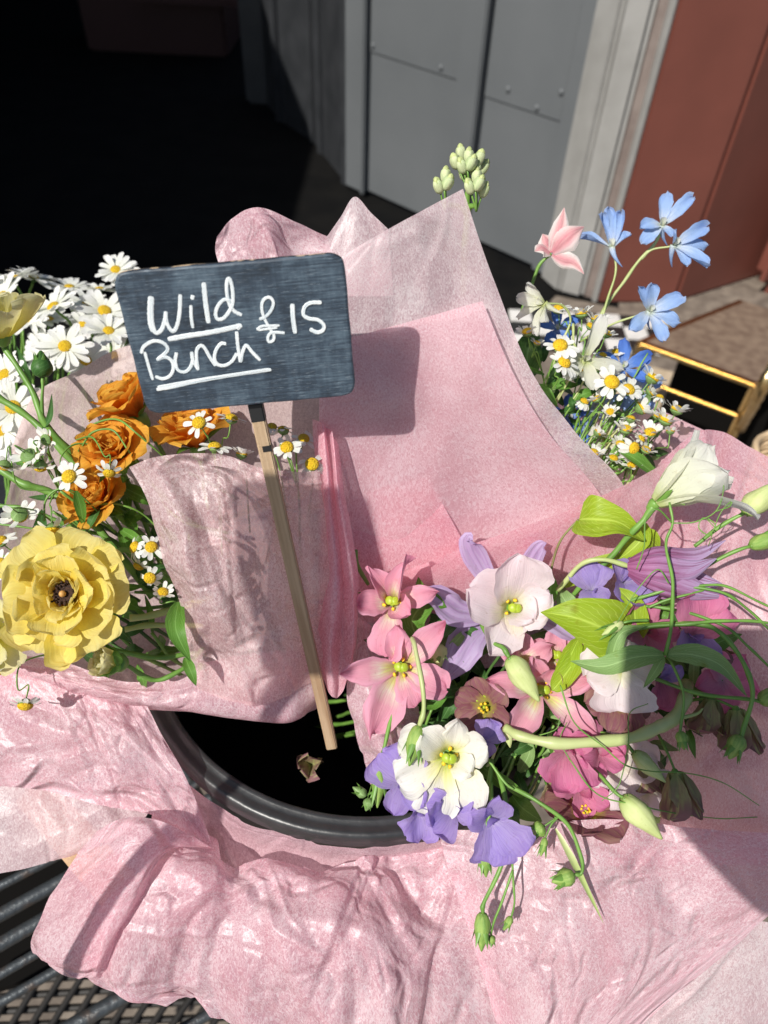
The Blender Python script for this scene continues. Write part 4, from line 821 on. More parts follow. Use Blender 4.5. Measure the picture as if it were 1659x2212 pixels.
ptube('stem', [(-30, 990, .44), (40, 1040, .44), (120, 1070, .445), (210, 1140, .45), (330, 1290, .46)], [2.2, 2.4], GR_STEM, tt_)
ptube('stem', [(-30, 1090, .45), (60, 1100, .45), (160, 1140, .455), (260, 1180, .46), (400, 1340, .47)], [1.2, 1.4], GR_STEM, tt_)
leafy(tt_, [(92, 925, .431), (108, 900, .428), (112, 850, .424)], 15, LF_D); leafy(tt_, [(95, 985, .435), (55, 1000, .43), (20, 990, .43)], 26, LF)
t2 = thing('green_stalks', 'pale green stems running right from behind the big yellow flower', 'stem', P(290, 1300, .42))
ptube('stem', [(280, 1335, .42), (330, 1330, .425), (400, 1308, .432), (460, 1290, .44)], [2.0, 2.1], GR_PALE, t2); ptube('stem', [(270, 1360, .425), (340, 1350, .43), (440, 1352, .44)], [1.7, 1.8], GR_PALE, t2)
ptube('stem', [(230, 1400, .43), (330, 1420, .437), (430, 1410, .445)], [1.5, 1.6], GR_STEM, t2)
# orange roses
def rose(label, x, y, d, face, s, seed, stem=None):
    pos = P(x, y, d); t = thing('orange_rose', label, 'rose', pos); M = frame(pos, fc(*face)); k = d / FPX * s
    for n_, L, W_, e0, e1, r0, cup, off in ((5, 78, 88, 42, 12, 10, .7, 0), (5, 74, 82, 58, 40, 10, .8, 36), (5, 68, 70, 72, 62, 10, .95, 10), (5, 62, 56, 82, 78, 9, 1.1, 45), (4, 56, 44, 88, 86, 6, 1.2, 0), (3, 50, 30, 90, 92, 2.5, 1.3, 20)):
        for i in range(n_): pet(t, M, 360 * i / n_ + off + j(-12, 12), L * k * j(.93, 1.05), W_ * k, P_ORA, prof='fan', e0=e0 + 14, mid=e0 + 6, e1=e1 - 22 + j(-10, 10), cup=cup, ruf=.045, rag=.02, r0=r0 * k, nu=11, nv=14)
    for i in range(5): part('sepal', petal_me(.020, .0075, 'lance', 35, 5, cup=.5, r0=.003, seed=i), LF, t, M @ RZm(72 * i + 20))
    part('hip', lathe_me([(-.009, .0017), (-.006, .0038), (-.001, .0048), (.001, .004)], 12, 'hip'), GR_STEM, t, M)
    if stem: ptube('stem', stem, [1.4, 1.6], GR_STEM, t)
    return t
rose('orange rose half hidden behind the lower left corner of the sign', 300, 900, .448, (-.5, .75, .45), 1.22, 1, [(310, 915, .455), (360, 1000, .47), (420, 1200, .49)])
rose('orange rose directly under the bottom edge of the sign', 425, 965, .452, (-.1, .8, .5), 1.16, 2, [(430, 980, .46), (450, 1100, .47)])
rose('ruffled orange rose in front, open toward the camera below the sign corner', 262, 990, .437, (-.15, .55, .9), 1.12, 3, [(262, 1010, .45), (300, 1100, .46), (380, 1300, .47)])
rose('lowest orange rose, mostly in shade behind chamomile stems', 232, 1095, .448, (-.3, .5, .8), 1.12, 4, [(240, 1110, .46), (300, 1200, .47), (400, 1350, .47)])
# chamomile of the left bunch
J1 = [(470, 1010, .43), (480, 1150, .45)]
sprig('chamomile sprig with two heads just below the sign, over the orange rose', [(430, 914, .400, (-.1, .45, 1), 1.12, 'flat', [(455, 960, .415), (475, 1040, .43)]), (500, 905, .405, (.25, .9, .3), 1.05, 'flat', [(480, 955, .42), (475, 1040, .43)])], [([(475, 1040, .43), (480, 1200, .45)], .6)])
sprig('chamomile head peeping over the top edge of the crumpled tissue flap', [(464, 966, .404, (0, .95, .25), 1.1, 'flat', [(470, 1010, .42), (476, 1150, .45)])])
sprig('pinkish shaded chamomile head left of the wooden stake', [(522, 982, .415, (.2, 1, 0), .95, 'up', [(530, 1020, .43), (540, 1150, .45)])])
sprig('three chamomile heads on one sprig right of the wooden stake', [(620, 967, .404, (0, .5, 1), 1.08, 'flat', [(630, 1000, .41), (645, 1060, .425)]), (656, 948, .409, (.3, .7, .7), .95, 'flat', [(640, 975, .415), (645, 1060, .425)]), (612, 930, .412, (.1, .9, -.3), .95, 'back', [(622, 990, .418), (645, 1060, .425)])], [([(645, 1060, .425), (650, 1200, .44)], .6)])
sprig('drooping chamomile head against the pleated tissue right of the stake', [(674, 1003, .398, (.1, .4, 1), 1.12, 'droop', [(676, 1040, .41), (665, 1120, .43)])])
sprig('little chamomile head close beside the stake under the sign', [(588, 922, .412, (.3, .8, .5), .8, 'flat', [(600, 1000, .42), (620, 1100, .43)])])
sprig('chamomile sprig with sunlit heads hanging over the lowest orange rose', [(150, 1030, .398, (-.1, .35, 1), 1.2, 'flat', [(130, 1000, .41), (160, 960, .42), (240, 965, .43)]), (236, 1020, .402, (.1, -.8, .4), 1.0, 'back', [(225, 985, .408), (200, 945, .415), (165, 950, .425)]), (112, 1142, .405, (.1, -.85, .15), 1.15, 'back', [(108, 1085, .41), (135, 1055, .42), (190, 1090, .43)])], [([(240, 965, .43), (300, 1020, .43), (380, 1100, .45)], .7), ([(190, 920, .43), (250, 905, .425), (300, 940, .42), (380, 1010, .44)], .6)], [([(165, 1060, .41), (175, 1100, .42), (180, 1140, .43)], 26, LF)])
sprig('backlit chamomile heads seen from behind along the left edge', [(62, 985, .408, (.2, -.4, -.8), 1.35, 'back', [(95, 1000, .412), (130, 1060, .425)]), (88, 1008, .41, (0, -.7, -.3), 1.1, 'back', [(110, 1030, .415), (130, 1060, .425)]), (42, 1112, .405, (-.2, -.3, -.9), 1.3, 'back', [(80, 1105, .41), (130, 1140, .43)]), (10, 1005, .41, (-.3, -.7, -.2), 1.1, 'back', [(40, 1050, .415), (130, 1060, .425)]), (100, 950, .415, (.2, .2, -.8), 1.0, 'back', [(110, 990, .42), (130, 1060, .425)])], [([(130, 1060, .425), (250, 1150, .45)], .8)])
sprig('chamomile heads tucked between green stems left of the crumpled flap', [(327, 1182, .405, (.2, .4, .9), 1.0, 'flat', [(345, 1210, .42), (390, 1300, .45)]), (292, 1182, .408, (-.6, .3, .6), 1.0, 'back', [(320, 1215, .42), (390, 1300, .45)]), (324, 1248, .406, (.05, -.3, .9), 1.0, 'droop', [(350, 1270, .42), (390, 1300, .45)]), (352, 1280, .41, (.3, .6, .6), .9, 'up', [(380, 1300, .42), (420, 1330, .45)]), (300, 1222, .412, (-.3, -.6, .3), .9, 'back', [(340, 1245, .42), (390, 1300, .45)])], [], [([(290, 1215, .415), (318, 1190, .41), (345, 1205, .415)], 30, LF), ([(300, 1260, .42), (330, 1230, .415), (365, 1225, .42)], 26, LF_D), ([(385, 1300, .42), (380, 1360, .405), (412, 1430, .405)], 44, LF), ([(400, 1420, .41), (412, 1450, .405), (424, 1482, .405)], 26, LF)])
sprig('single chamomile head hanging on a curved stem over the left tissue', [(55, 1522, .418, (.05, -.75, .35), 1.25, 'back', [(40, 1490, .42), (42, 1440, .42), (80, 1418, .425), (140, 1410, .43)])])
sprig('chamomile head cut by the left edge beside the big yellow flower', [(0, 1222, .40, (-.5, .3, .8), 1.3, 'flat', [(-30, 1260, .42)]), (2, 1170, .41, (-.3, .6, .5), 1.1, 'flat', [(-30, 1200, .42)])])
sprig('pale chamomile head at the left edge in the shade of the yellow flower', [(2, 1445, .42, (.2, -.5, -.2), 1.15, 'back', [(-20, 1430, .43), (-60, 1420, .44)])])
# curved thin green stems and leaves inside the left bunch
for lab, ps in (('arching thin green stem over the orange roses', [(170, 975, .425), (200, 935, .42), (245, 930, .418), (285, 985, .42), (340, 1060, .43), (380, 1150, .45)]),
                ('thin looping stem in front of the lowest rose', [(95, 1125, .415), (100, 1080, .412), (130, 1055, .412), (180, 1075, .42), (250, 1150, .44)]),
                ('thin wiry stem running right from the left edge', [(-20, 1130, .42), (60, 1140, .42), (140, 1150, .43), (260, 1200, .45)]),
                ('thin dark stem between the roses and yellow flower', [(180, 1095, .43), (260, 1090, .43), (330, 1130, .44), (400, 1240, .45)])):
    tendril(lab, ps, .7, cat='stem', mat=GR_STEM)
fo = thing('foliage', 'tangle of dark green leaves deep inside the left bunch', 'leaves', P(300, 1250, .46))
for i in range(60):
    x, y = j(60, 430), j(1040, 1440); d0 = j(.43, .475)
    if x > 330 and y < 1150: x -= 120
    a = j(0, 6.28); L = j(40, 95)
    leafy(fo, [(x, y, d0), (x + L * .5 * math.cos(a) + j(-10, 10), y + L * .5 * math.sin(a), d0 - .01), (x + L * math.cos(a), y + L * math.sin(a), d0 + j(-.012, .012))], j(16, 36), rnd.choice([LF, LF_D, LF_D, LF]), nh=(j(-.6, .6), j(-.2, 1), 1), nu=5, nv=10)
for i in range(16): 
    x, y = j(60, 400), j(1000, 1400); ptube('stem', [(x, y, .45), (x + 60, y + 40 + j(-30, 30), .455), (x + 160, y + j(60, 120), .47)], [1.0, 1.2], rnd.choice([GR_STEM, GR_DARK]), fo)
# white marguerites behind, upper left
MG = [(250, 583, .60, (.1, .45, .9), .95), (140, 748, .53, (.15, .3, 1), 1.05), (115, 662, .57, (-.3, .55, .6), 1.1), (30, 602, .62, (-.2, .9, .4), 1.2), (72, 600, .63, (.3, .9, .3), 1.1), (190, 655, .60, (.1, .7, .6), 1.0), (226, 672, .58, (.35, .3, .8), 1.15), (10, 810, .50, (-.3, .3, 1), 1.0), (28, 880, .49, (.2, .2, 1), 1.1), (185, 780, .55, (.4, .3, .8), 1.0), (235, 715, .57, (.2, .5, .7), 1.0), (65, 690, .60, (0, .5, .8), .95), (215, 625, .63, (0, .8, .4), .9), (5, 640, .60, (-.4, .4, .8), 1.1), (95, 760, .60, (-.1, .1, 1), 1.0), (150, 620, .64, (.1, .8, .5), .95), (250, 770, .60, (.2, .2, 1), 1.0), (40, 960, .52, (0, .2, 1), 1.0), (2, 930, .51, (-.3, 0, 1), 1.0), (105, 690, .62, (.2, .7, .5), 1.0), (180, 700, .63, (.0, .4, .9), .9)]
wh = ['topmost white marguerite standing clear against the black doorway, touching the sign corner', 'white marguerite facing the camera with clear yellow centre, just above the back tissue', 'white marguerite with raised yellow centre beside the pale yellow ranunculus', 'white marguerite at the upper left edge of the clump, tilted to the sky', 'white marguerite right of the highest left one, petals pointing up', 'white marguerite overlapping others midway between ranunculus and sign', 'white marguerite partly hidden by the left edge of the sign', 'white marguerite cut by the left edge below the pale ranunculus', 'white marguerite near the left edge between crossing green stems', 'white marguerite resting on the upper edge of the back tissue', 'white marguerite behind the left edge of the sign, low in the clump', 'white marguerite behind the pale ranunculus petals', 'small white marguerite head close to the sign top corner', 'white marguerite far left behind the pale yellow ranunculus', 'white marguerite in the shaded middle of the clump', 'small white marguerite tipped upward in the back row', 'white marguerite behind the sign just above the roses', 'white marguerite low at the left, behind the ranunculus stems', 'white marguerite at the left edge above the back tissue corner', 'white marguerite in the second row behind the raised centre one', 'white marguerite deep in the clump under the topmost row']
for (x, y, d, f_, s), lab in zip(MG, wh):
    t = thing('marguerite_daisy', ' '.join(lab.split()[:16]), 'daisy', P(x, y, d), 'white marguerites behind the left bunch')
    a = marg(t, x, y, d, f_, s * .86); tube('stem', [a, a - fc(*f_) * .02, P(x + j(-10, 30), y + 160, d + .06), P(x + 40, y + 420, d + .10)], [.001, .0013], GR_STEM, t, 6)
bd = bud('small tan marguerite bud in a gap between the white daisies', (212, 715, .60), (211, 702, .598), 20, TAN, 'flower bud', sep=6, sepmat=LF, stem=[(212, 760, .62), (215, 850, .64)], lobes=0, seplen=.5)
fb = thing('foliage', 'dark green daisy foliage under the white marguerites', 'leaves', P(100, 850, .62))
for i in range(70):
    x, y = j(-60, 300), j(690, 1060); d0 = j(.60, .70); a = j(.6, 2.5) * -1; L = j(40, 90)
    leafy(fb, [(x, y, d0), (x + L * .5 * math.cos(a) + j(-10, 10), y + L * .5 * math.sin(a), d0 - .01), (x + L * math.cos(a), y + L * math.sin(a), d0)], j(10, 22), rnd.choice([LF, LF_D]), nh=(j(-.6, .6), j(-.2, 1), 1), nu=5, nv=8)
for i in range(18):
    x = j(-60, 280); ptube('stem', [(x, j(680, 760), .63), (x + 10, 850, .65), (x + 30, 1100, .68)], [.9, 1.1], GR_STEM, fb)
pt = part('daisy_pot', lathe_me([(0, .10), (.02, .12), (.25, .15), (.26, .155), (.262, .14), (.24, .13)], 40, 'daisy_pot'), PLAST, None, Matrix.Translation(P(60, 900, .74) - Vector((.02, 0, .40))))
tag(pt, 'dark pot holding the white marguerites behind the left bunch', 'pot')

# ------------------------------------------------------------ right bunch
LZ = 'lisianthus'
bloom(LZ, 'blush white lisianthus wide open with green and yellow centre, middle of the right bunch', 'flower', 1102, 1312, .428, (.22, .05, 1), [
    (96, 148, 140, 62, 26, dict(cup=.7)), (28, 95, 92, 66, 34, dict(cup=.8)), (158, 132, 130, 50, 6, dict(cup=.5, ruf=.04)), (238, 112, 108, 42, -10, dict(prof='point', cup=.5)), (320, 70, 92, 80, 60, dict(cup=1.0)), (350, 84, 92, 62, 40, dict(cup=.8)), (272, 60, 70, 40, 6, dict(prof='point', ruf=.08))], P_PALE, r0=.002, twist=.08, roll=-.04)
bloom(LZ, 'upper pink lisianthus with twisted petals beside the tissue pleats', 'flower', 848, 1302, .432, (-.02, .25, 1), [
    (66, 140, 66, 66, 24, dict(prof='point', twist=.9, cup=.9)), (128, 108, 76, 50, 20, dict(prof='point', cup=.9, twist=-.5)), (186, 78, 82, 36, 4, dict(cup=.8, ruf=.1)), (262, 118, 112, 22, -18, dict(prof='fan', ruf=.09)), (322, 66, 84, 60, 30, dict(cup=.8, ruf=.1)), (10, 108, 66, 36, 4, dict(prof='point', cup=.7))], P_PNK, r0=.002)
bloom(LZ, 'lower pink lisianthus with six spreading petals and large double green stigma', 'flower', 866, 1440, .422, (0, .15, 1), [
    (98, 92, 78, 34, 8, dict(prof='point', cup=.7)), (45, 138, 86, 32, 2, dict(prof='point', cup=.8, twist=.2)), (334, 104, 94, 24, -4, dict(cup=.6)), (290, 84, 92, 30, -8, dict(cup=.5, ruf=.07)), (246, 158, 110, 20, -12, dict(prof='point', cup=.5)), (186, 132, 84, 28, -6, dict(prof='point', cup=.7))], P_PNK, r0=.003)
bloom(LZ, 'star shaped pink lisianthus behind the hanging pale bud, right of the chocolate flower', 'flower', 1168, 1492, .430, (0, .3, 1), [
    (170, 120, 78, 26, -6, dict(prof='point', cup=.7)), (112, 92, 84, 60, 20, dict(prof='point', cup=.9)), (60, 70, 80, 66, 40, dict(cup=.9)), (12, 118, 78, 34, 6, dict(prof='point', cup=.8, ruf=.08)), (318, 142, 80, 16, -10, dict(prof='point', cup=.8)), (232, 124, 88, 20, -16, dict(prof='point', cup=.7))], P_PNK, r0=.003)
bloom(LZ, 'cream white lisianthus hanging over the bucket rim above the lilac sweet peas', 'flower', 968, 1632, .398, (0, .1, 1), [(160, 108, 90, 34, 0, dict(ruf=.1)), 
    (135, 92, 88, 60, 20, dict(ruf=.1)), (78, 86, 74, 56, 10, dict(prof='point', ruf=.1)), (20, 82, 84, 48, 4, dict(ruf=.12)), (330, 60, 66, 62, 40, dict(ruf=.1)), (300, 126, 100, 24, -14, dict(prof='point', ruf=.06)), (254, 120, 108, 22, -12, dict(prof='fan', ruf=.06)), (205, 112, 92, 24, -8, dict(prof='fan', ruf=.08))], P_CRM, r0=.003)
tW, MW = bloom(LZ, 'large white lisianthus cup seen from the side at the right', 'flower', 1417, 1086, .408, (.80, .66, .34), [
    (20, 178, 116, 78, 44, dict(prof='point')), (80, 180, 124, 82, 58, dict(prof='point')), (140, 172, 120, 80, 56, dict(prof='point')), (200, 160, 130, 80, 62), (262, 168, 128, 78, 50, dict(prof='point')), (318, 200, 112, 68, 26)], P_WHT, st=False, r0=.002, ruf=.03, cup=.75, twist=.1, roll=-.05)
for i in range(5): part('sepal', petal_me(.014, .004, 'clem', 60, 50, cup=.7, r0=.002, seed=i), GR_STEM, tW, MW @ RZm(72 * i))
ptube('stem', [(1412, 1092, .408), (1380, 1135, .412), (1330, 1190, .42), (1270, 1250, .43), (1225, 1300, .44)], [2.0, 1.5], GR_STEM, tW)
# mauve clematis behind the blush lisianthus
t = thing('clematis', 'mauve clematis with curled pointed petals behind the blush lisianthus', 'flower', P(1090, 1330, .445))
for pp, w_, nh in (([(1075, 1290, .447), (1045, 1235, .444), (1018, 1185, .436), (1014, 1162, .430), (1022, 1166, .428)], 58, (-.3, .2, 1)), ([(1050, 1330, .447), (990, 1325, .440), (940, 1292, .434), (888, 1288, .428)], 80, (0, .6, 1)), ([(1050, 1350, .447), (1010, 1385, .440), (985, 1430, .436), (945, 1486, .432)], 88, (.2, .4, 1)), ([(1105, 1370, .447), (1120, 1410, .442), (1135, 1450, .440)], 84, (.3, 0, 1)), ([(1125, 1320, .447), (1180, 1330, .440), (1225, 1360, .438), (1260, 1390, .44)], 74, (0, .6, 1)), ([(1120, 1270, .447), (1145, 1215, .442), (1165, 1180, .436), (1180, 1172, .432)], 48, (.2, .2, 1))):
    ribbon('petal', pp, w_, P_PUR, t, nh, 'clem', cup=.5, ruf=.035, rib=.035, nrib=3, nu=13)
# plum clematis bell pointing right
t = thing('clematis', 'ribbed plum and lilac clematis bell pointing right under the white lisianthus', 'flower', P(1360, 1220, .41))
for pp, w_, nh in (([(1358, 1210, .414), (1420, 1186, .410), (1500, 1190, .410), (1568, 1166, .412)], 66, (0, 1, .5)), ([(1355, 1222, .410), (1420, 1222, .402), (1490, 1228, .402), (1548, 1206, .406)], 74, (0, .3, 1)), ([(1358, 1235, .412), (1430, 1262, .404), (1500, 1282, .404), (1575, 1290, .408)], 80, (0, -.5, 1)), ([(1360, 1228, .420), (1430, 1240, .424), (1500, 1255, .424), (1560, 1262, .42)], 110, (0, .3, 1))):
    ribbon('petal', pp, w_, P_BELL, t, nh, 'clem', cup=-.8, ruf=.02, rib=.03, nrib=3, nu=13)
ptube('stem', [(1362, 1224, .413), (1300, 1208, .415), (1250, 1225, .42), (1205, 1275, .43)], [1.3, 1.5], GR_PALE, t)
# leaves of the right bunch
t = thing('lime_leaf', 'folded lime green heart shaped leaf on a mauve stalk against the pink tissue', 'leaf', P(1250, 1110, .42))
leafy(t, [(1250, 1122, .424), (1285, 1122, .416), (1340, 1130, .413), (1392, 1168, .418)], 104, LF_L, 'heart', (-.2, .5, 1), cup=.5, ruf=.035, rib=.012, nrib=5, nu=15, fold=.10)
ptube('stem', [(1250, 1122, .423), (1215, 1160, .428), (1195, 1215, .435), (1180, 1270, .44)], [.6, .8], GR_MAUVE, t)
t = thing('lime_leaf', 'yellow green leaf pair twisting below the white lisianthus stem', 'leaf', P(1380, 1150, .43))
leafy(t, [(1392, 1130, .428), (1385, 1165, .425), (1355, 1195, .428), (1330, 1210, .432)], 44, LF_L, 'lance', (-.5, .2, 1)); leafy(t, [(1370, 1190, .432), (1400, 1165, .428), (1425, 1188, .43)], 50, LF_L, 'point', (0, .5, 1))
leafy(t, [(1350, 1200, .43), (1270, 1235, .436), (1200, 1275, .44)], 46, LF_L, 'lance', (0, .5, 1))
t = thing('lime_leaf', 'broad sunlit lime green leaf in the centre of the right bunch', 'leaf', P(1320, 1390, .42))
leafy(t, [(1372, 1404, .424), (1320, 1366, .408), (1245, 1335, .405), (1168, 1322, .412)], 142, LF_L, 'heart', (-.1, .35, 1), cup=.3, ruf=.03, fold=.10, nu=15)
leafy(t, [(1350, 1396, .426), (1372, 1350, .418), (1362, 1300, .414), (1330, 1268, .42)], 60, LF_L, 'lance', (-.2, .3, 1), nu=11)
leafy(t, [(1262, 1385, .428), (1240, 1430, .42), (1205, 1478, .414), (1192, 1492, .414)], 52, LF_L, 'lance', (-.2, .3, 1), nu=11, fold=.1)
ptube('stem', [(1368, 1402, .424), (1300, 1380, .432), (1235, 1290, .436), (1210, 1262, .44)], [.7, .9], GR_MAUVE, t)
t = thing('sage_leaf', 'pair of long pale green pointed leaves on an upright stem right of centre', 'leaf', P(1437, 1415, .40))
leafy(t, [(1434, 1415, .400), (1370, 1420, .394), (1300, 1440, .394), (1232, 1428, .400)], 52, LF_S, 'lance', (0, .5, 1), cup=.3, fold=.15); leafy(t, [(1440, 1413, .400), (1500, 1415, .394), (1560, 1440, .392), (1614, 1505, .396)], 50, LF_S, 'lance', (.1, .4, 1), cup=.3, fold=.15)
leafy(t, [(1434, 1418, .402), (1415, 1450, .402), (1390, 1486, .405)], 24, LF_S, 'lance', (0, .3, 1))
ptube('stem', [(1446, 1085, .392), (1452, 1130, .390), (1440, 1180, .390), (1452, 1260, .392), (1452, 1340, .395), (1437, 1415, .40)], [.6, 1.1], GR_STEM, t)
for lab, pp, w_, mt, nh in (('olive green rounded leaf under the purple clematis petal', [(905, 1385, .440), (890, 1340, .436), (925, 1300, .434), (965, 1312, .436)], 70, LF, (-.2, .4, 1)),
        ('small pointed leaf tip beside the upper pink lisianthus', [(905, 1300, .44), (905, 1270, .434), (903, 1246, .43)], 26, LF, (.2, .2, 1)),
        ('dark green oval leaf below the purple petal point', [(985, 1495, .440), (950, 1485, .435), (910, 1500, .434), (885, 1530, .436)], 60, LF_D, (0, .6, 1)),
        ('green leaf between lower pink lisianthus and chocolate flower', [(985, 1500, .445), (960, 1480, .44), (930, 1520, .438), (880, 1500, .436)], 46, LF, (0, .5, 1)),
        ('dark leaf tip right of the blush lisianthus', [(1175, 1320, .436), (1190, 1270, .432), (1182, 1225, .43)], 36, LF, (-.4, .2, 1)),
        ('mottled lime leaf hanging below the broad lime leaf', [(1250, 1380, .426), (1225, 1430, .42), (1190, 1480, .418)], 44, LF_L, (0, .3, 1)),
        ('small drooping lime leaf above the left long sage leaf', [(1330, 1400, .408), (1320, 1430, .402), (1340, 1370, .40), (1395, 1352, .4)], 40, LF_S, (.1, .4, 1)),
        ('dark serrated leaf among the chamomiles behind the tall tissue', [(1420, 1030, .46), (1370, 990, .455), (1330, 970, .46)], 34, LF, (0, .5, 1)),
        ('small green leaf low among the right chamomiles', [(1160, 830, .46), (1185, 855, .455), (1205, 880, .46)], 26, LF, (0, .5, 1)),
        ('dark green leaf behind the top chamomile heads', [(1140, 820, .50), (1140, 760, .49), (1160, 705, .49)], 66, LF_D, (0, .4, 1)),
        ('long brownish sliver of dry leaf hanging over the lower tissue', [(1200, 1790, .40), (1232, 1850, .394), (1262, 1910, .392), (1304, 1995, .39)], 17, GR_PALE, (.3, .2, 1)),
        ('green leaf showing under the cream lisianthus', [(1090, 1560, .43), (1060, 1600, .425), (1040, 1640, .42)], 40, LF, (.3, .4, 1))):
    t = thing('single_leaf', lab, 'leaf', P(*pp[0])); leafy(t, pp, w_, mt, 'lance', nh, fold=.1, ruf=.02)
# chocolate coloured bells
def choco(label, x, y, d, face, s=1.0, bell=False, az=(0, 72, 144, 216, 288), ext=None, stem=None, L=62, W_=58):
    pos = P(x, y, d); t = thing('chocolate_bell_flower', label, 'flower', pos); M = frame(pos, fc(*face)); k = d / FPX * s
    for i, a in enumerate(az):
        e0, e1 = (86, 56) if bell else (42 + j(-6, 6), 6 + j(-8, 8))
        pet(t, M, a + j(-8, 8), L * k * j(.92, 1.06), W_ * k, P_BRB if bell else P_BRN, prof='clem' if bell and i % 2 else 'round', e0=e0 + j(-7, 7), e1=e1 + j(-10, 10), cup=.55 if bell else .5, ruf=.03, r0=(9 if bell else 3) * k, nu=9, nv=12)
    if bell: part('crown', lathe_me([(-.002, .0007), (-.0015, .0014), (.0, .0022), (.001, .0026)], 12, 'crown'), GR_STEM, t, M)
    else:
        for i in range(6): part('nectary', shared('nec', lambda: lathe_me([(0, .0008), (.0025, .0017), (.004, .0016), (.0045, .0004)], 8, 'nectary')), STIG, t, M @ RZm(60 * i) @ Matrix.Translation((0, .004, 0)) @ Matrix.Rotation(-.9, 4, 'X'))
        part('pistil', shared('chp', lambda: lathe_me([(0, .0015), (.004, .0013), (.006, .0006)], 10, 'pistil')), STIG, t, M)
    stamens(t, M, 8, .0024 if not bell else .002, .0065 if not bell else .014, .0006, STAMEN, stig=False)
    if stem: ptube('stem', stem, [.7, .9], GR_STEM, t)
    return t
choco('chocolate brown bell flower left of the star shaped pink lisianthus', 1052, 1525, .428, (-.5, .1, 1), 1.08, az=(100, 160, 215, 275, 330, 40))
choco('open chocolate brown flower with green throat right of the star shaped pink bloom', 1328, 1512, .420, (0, .35, 1), 1.2, az=(185, 245, 300, 355, 50, 120))
choco('chocolate flower facing down at the edge of the lower right tissue', 1262, 1765, .424, (0, .9, .55), 1.55, az=(0, 60, 120, 180, 240, 300))
choco('shaded brown bell with pale green stripes hanging at the right', 1458, 1668, .405, (.15, -.95, .25), 1.55, True, stem=[(1458, 1666, .405), (1440, 1620, .41), (1415, 1575, .42)])
choco('striped brown bell at far right, above the round green bud', 1590, 1532, .412, (.1, -.95, .1), 1.5, True, stem=[(1590, 1530, .412), (1540, 1510, .42), (1480, 1515, .43)])
choco('dark striped brown bell left of the far right bell', 1535, 1510, .420, (-.1, -.95, .1), 1.3, True, stem=[(1535, 1508, .42), (1500, 1490, .43), (1450, 1500, .44)])
choco('small brown bell half hidden behind the thick pale stem', 1398, 1625, .432, (0, -.95, .1), 1.3, True, stem=[(1398, 1622, .432), (1395, 1590, .44)])
choco('small brown bud like bell behind the pink sweet pea at the lower centre', 1200, 1680, .436, (-.1, -.9, .3), 1.1, True)
choco('brown petals peeping out beyond the lilac sweet pea at the far right', 1535, 1400, .44, (.5, -.6, .5), .9, True)
# sweet peas
def pea(label, x, y, d, face, s, mat, spin=0, mats=None, stem=None):
    pos = P(x, y, d); t = thing('sweet_pea', label, 'sweet pea', pos); M = frame(pos, fc(*face), math.radians(spin)); k = d / FPX * s; m2 = mats or mat
    pet(t, M, 90 + 14, 78 * k, 92 * k, mat, prof='fan', e0=70, e1=10, cup=.5, ruf=.12, rf=3.2, nu=13, nv=14, rag=.03); pet(t, M, 90 - 30, 74 * k, 84 * k, mat, prof='fan', e0=64, e1=4, cup=.5, ruf=.12, rf=3, nu=13, nv=14, rag=.03)
    pet(t, M, -60, 62 * k, 56 * k, m2, prof='round', e0=50, e1=20, cup=.9, ruf=.1, nu=11, nv=12); pet(t, M, -125, 62 * k, 56 * k, m2, prof='round', e0=50, e1=15, cup=.9, ruf=.1, nu=11, nv=12)
    pet(t, M, -90, 40 * k, 30 * k, m2, prof='point', e0=60, e1=80, cup=1.3, nu=9, nv=10)
    part('calyx', shared('pcx', lambda: calyx_me(.003, .006)), GR_STEM, t, M)
    if stem: ptube('stem', stem, [.6, .8], GR_STEM, t)
    return t
pea('lilac sweet pea left of the cream lisianthus, over the black bucket rim', 878, 1690, .405, (-.3, .3, 1), 1.25, P_SWP, 20)
pea('lilac sweet pea with folded petals directly under the cream lisianthus', 905, 1752, .402, (.2, -.3, 1), .8, P_SWP, 160)
pea('violet sweet pea wing stretched along the bucket rim', 975, 1745, .400, (.1, .2, 1), 1.0, P_SWP, 110)
pea('large violet sweet pea hanging lowest in front of the tissue', 1056, 1765, .396, (.2, -.2, 1), 1.3, P_SWP, 205, stem=[(1050, 1760, .40), (1050, 1700, .405), (1062, 1650, .41)])
pea('violet sweet pea petal behind the cream lisianthus at its right', 1040, 1600, .415, (.3, .4, 1), .7, P_SWP, -20)
pea('lilac sweet pea under the plum clematis bell', 1278, 1275, .428, (-.2, .4, 1), .85, P_SWP, 10)
pea('pale lilac sweet pea tucked right of the lilac one under the clematis', 1345, 1258, .430, (.2, .3, 1), 1.0, P_SWP, 190)
pea('pink and lilac sweet pea in shade at the right of the bunch', 1490, 1372, .418, (.1, .3, 1), 1.35, P_SWK, -10, P_SWP)
pea('rose pink sweet pea behind the long stems, left of the shaded one', 1400, 1365, .426, (-.1, .2, 1), 1.1, P_SWK, 60)
pea('small lilac sweet pea peeping out under the long sage leaf', 1425, 1465, .43, (.3, -.2, 1), .9, P_SWK, 170, P_SWP)
pea('pink sweet pea hanging below the thick pale stem', 1225, 1625, .418, (-.1, .1, 1), 1.15, P_SWK, 175)
pea('pink sweet pea right of the one below the thick stem', 1292, 1622, .424, (.1, .3, 1), 1.0, P_SWK, 80)
pea('pink sweet pea low and deep beneath the pale stem', 1255, 1700, .43, (0, .1, 1), 1.1, P_SWK, 30)
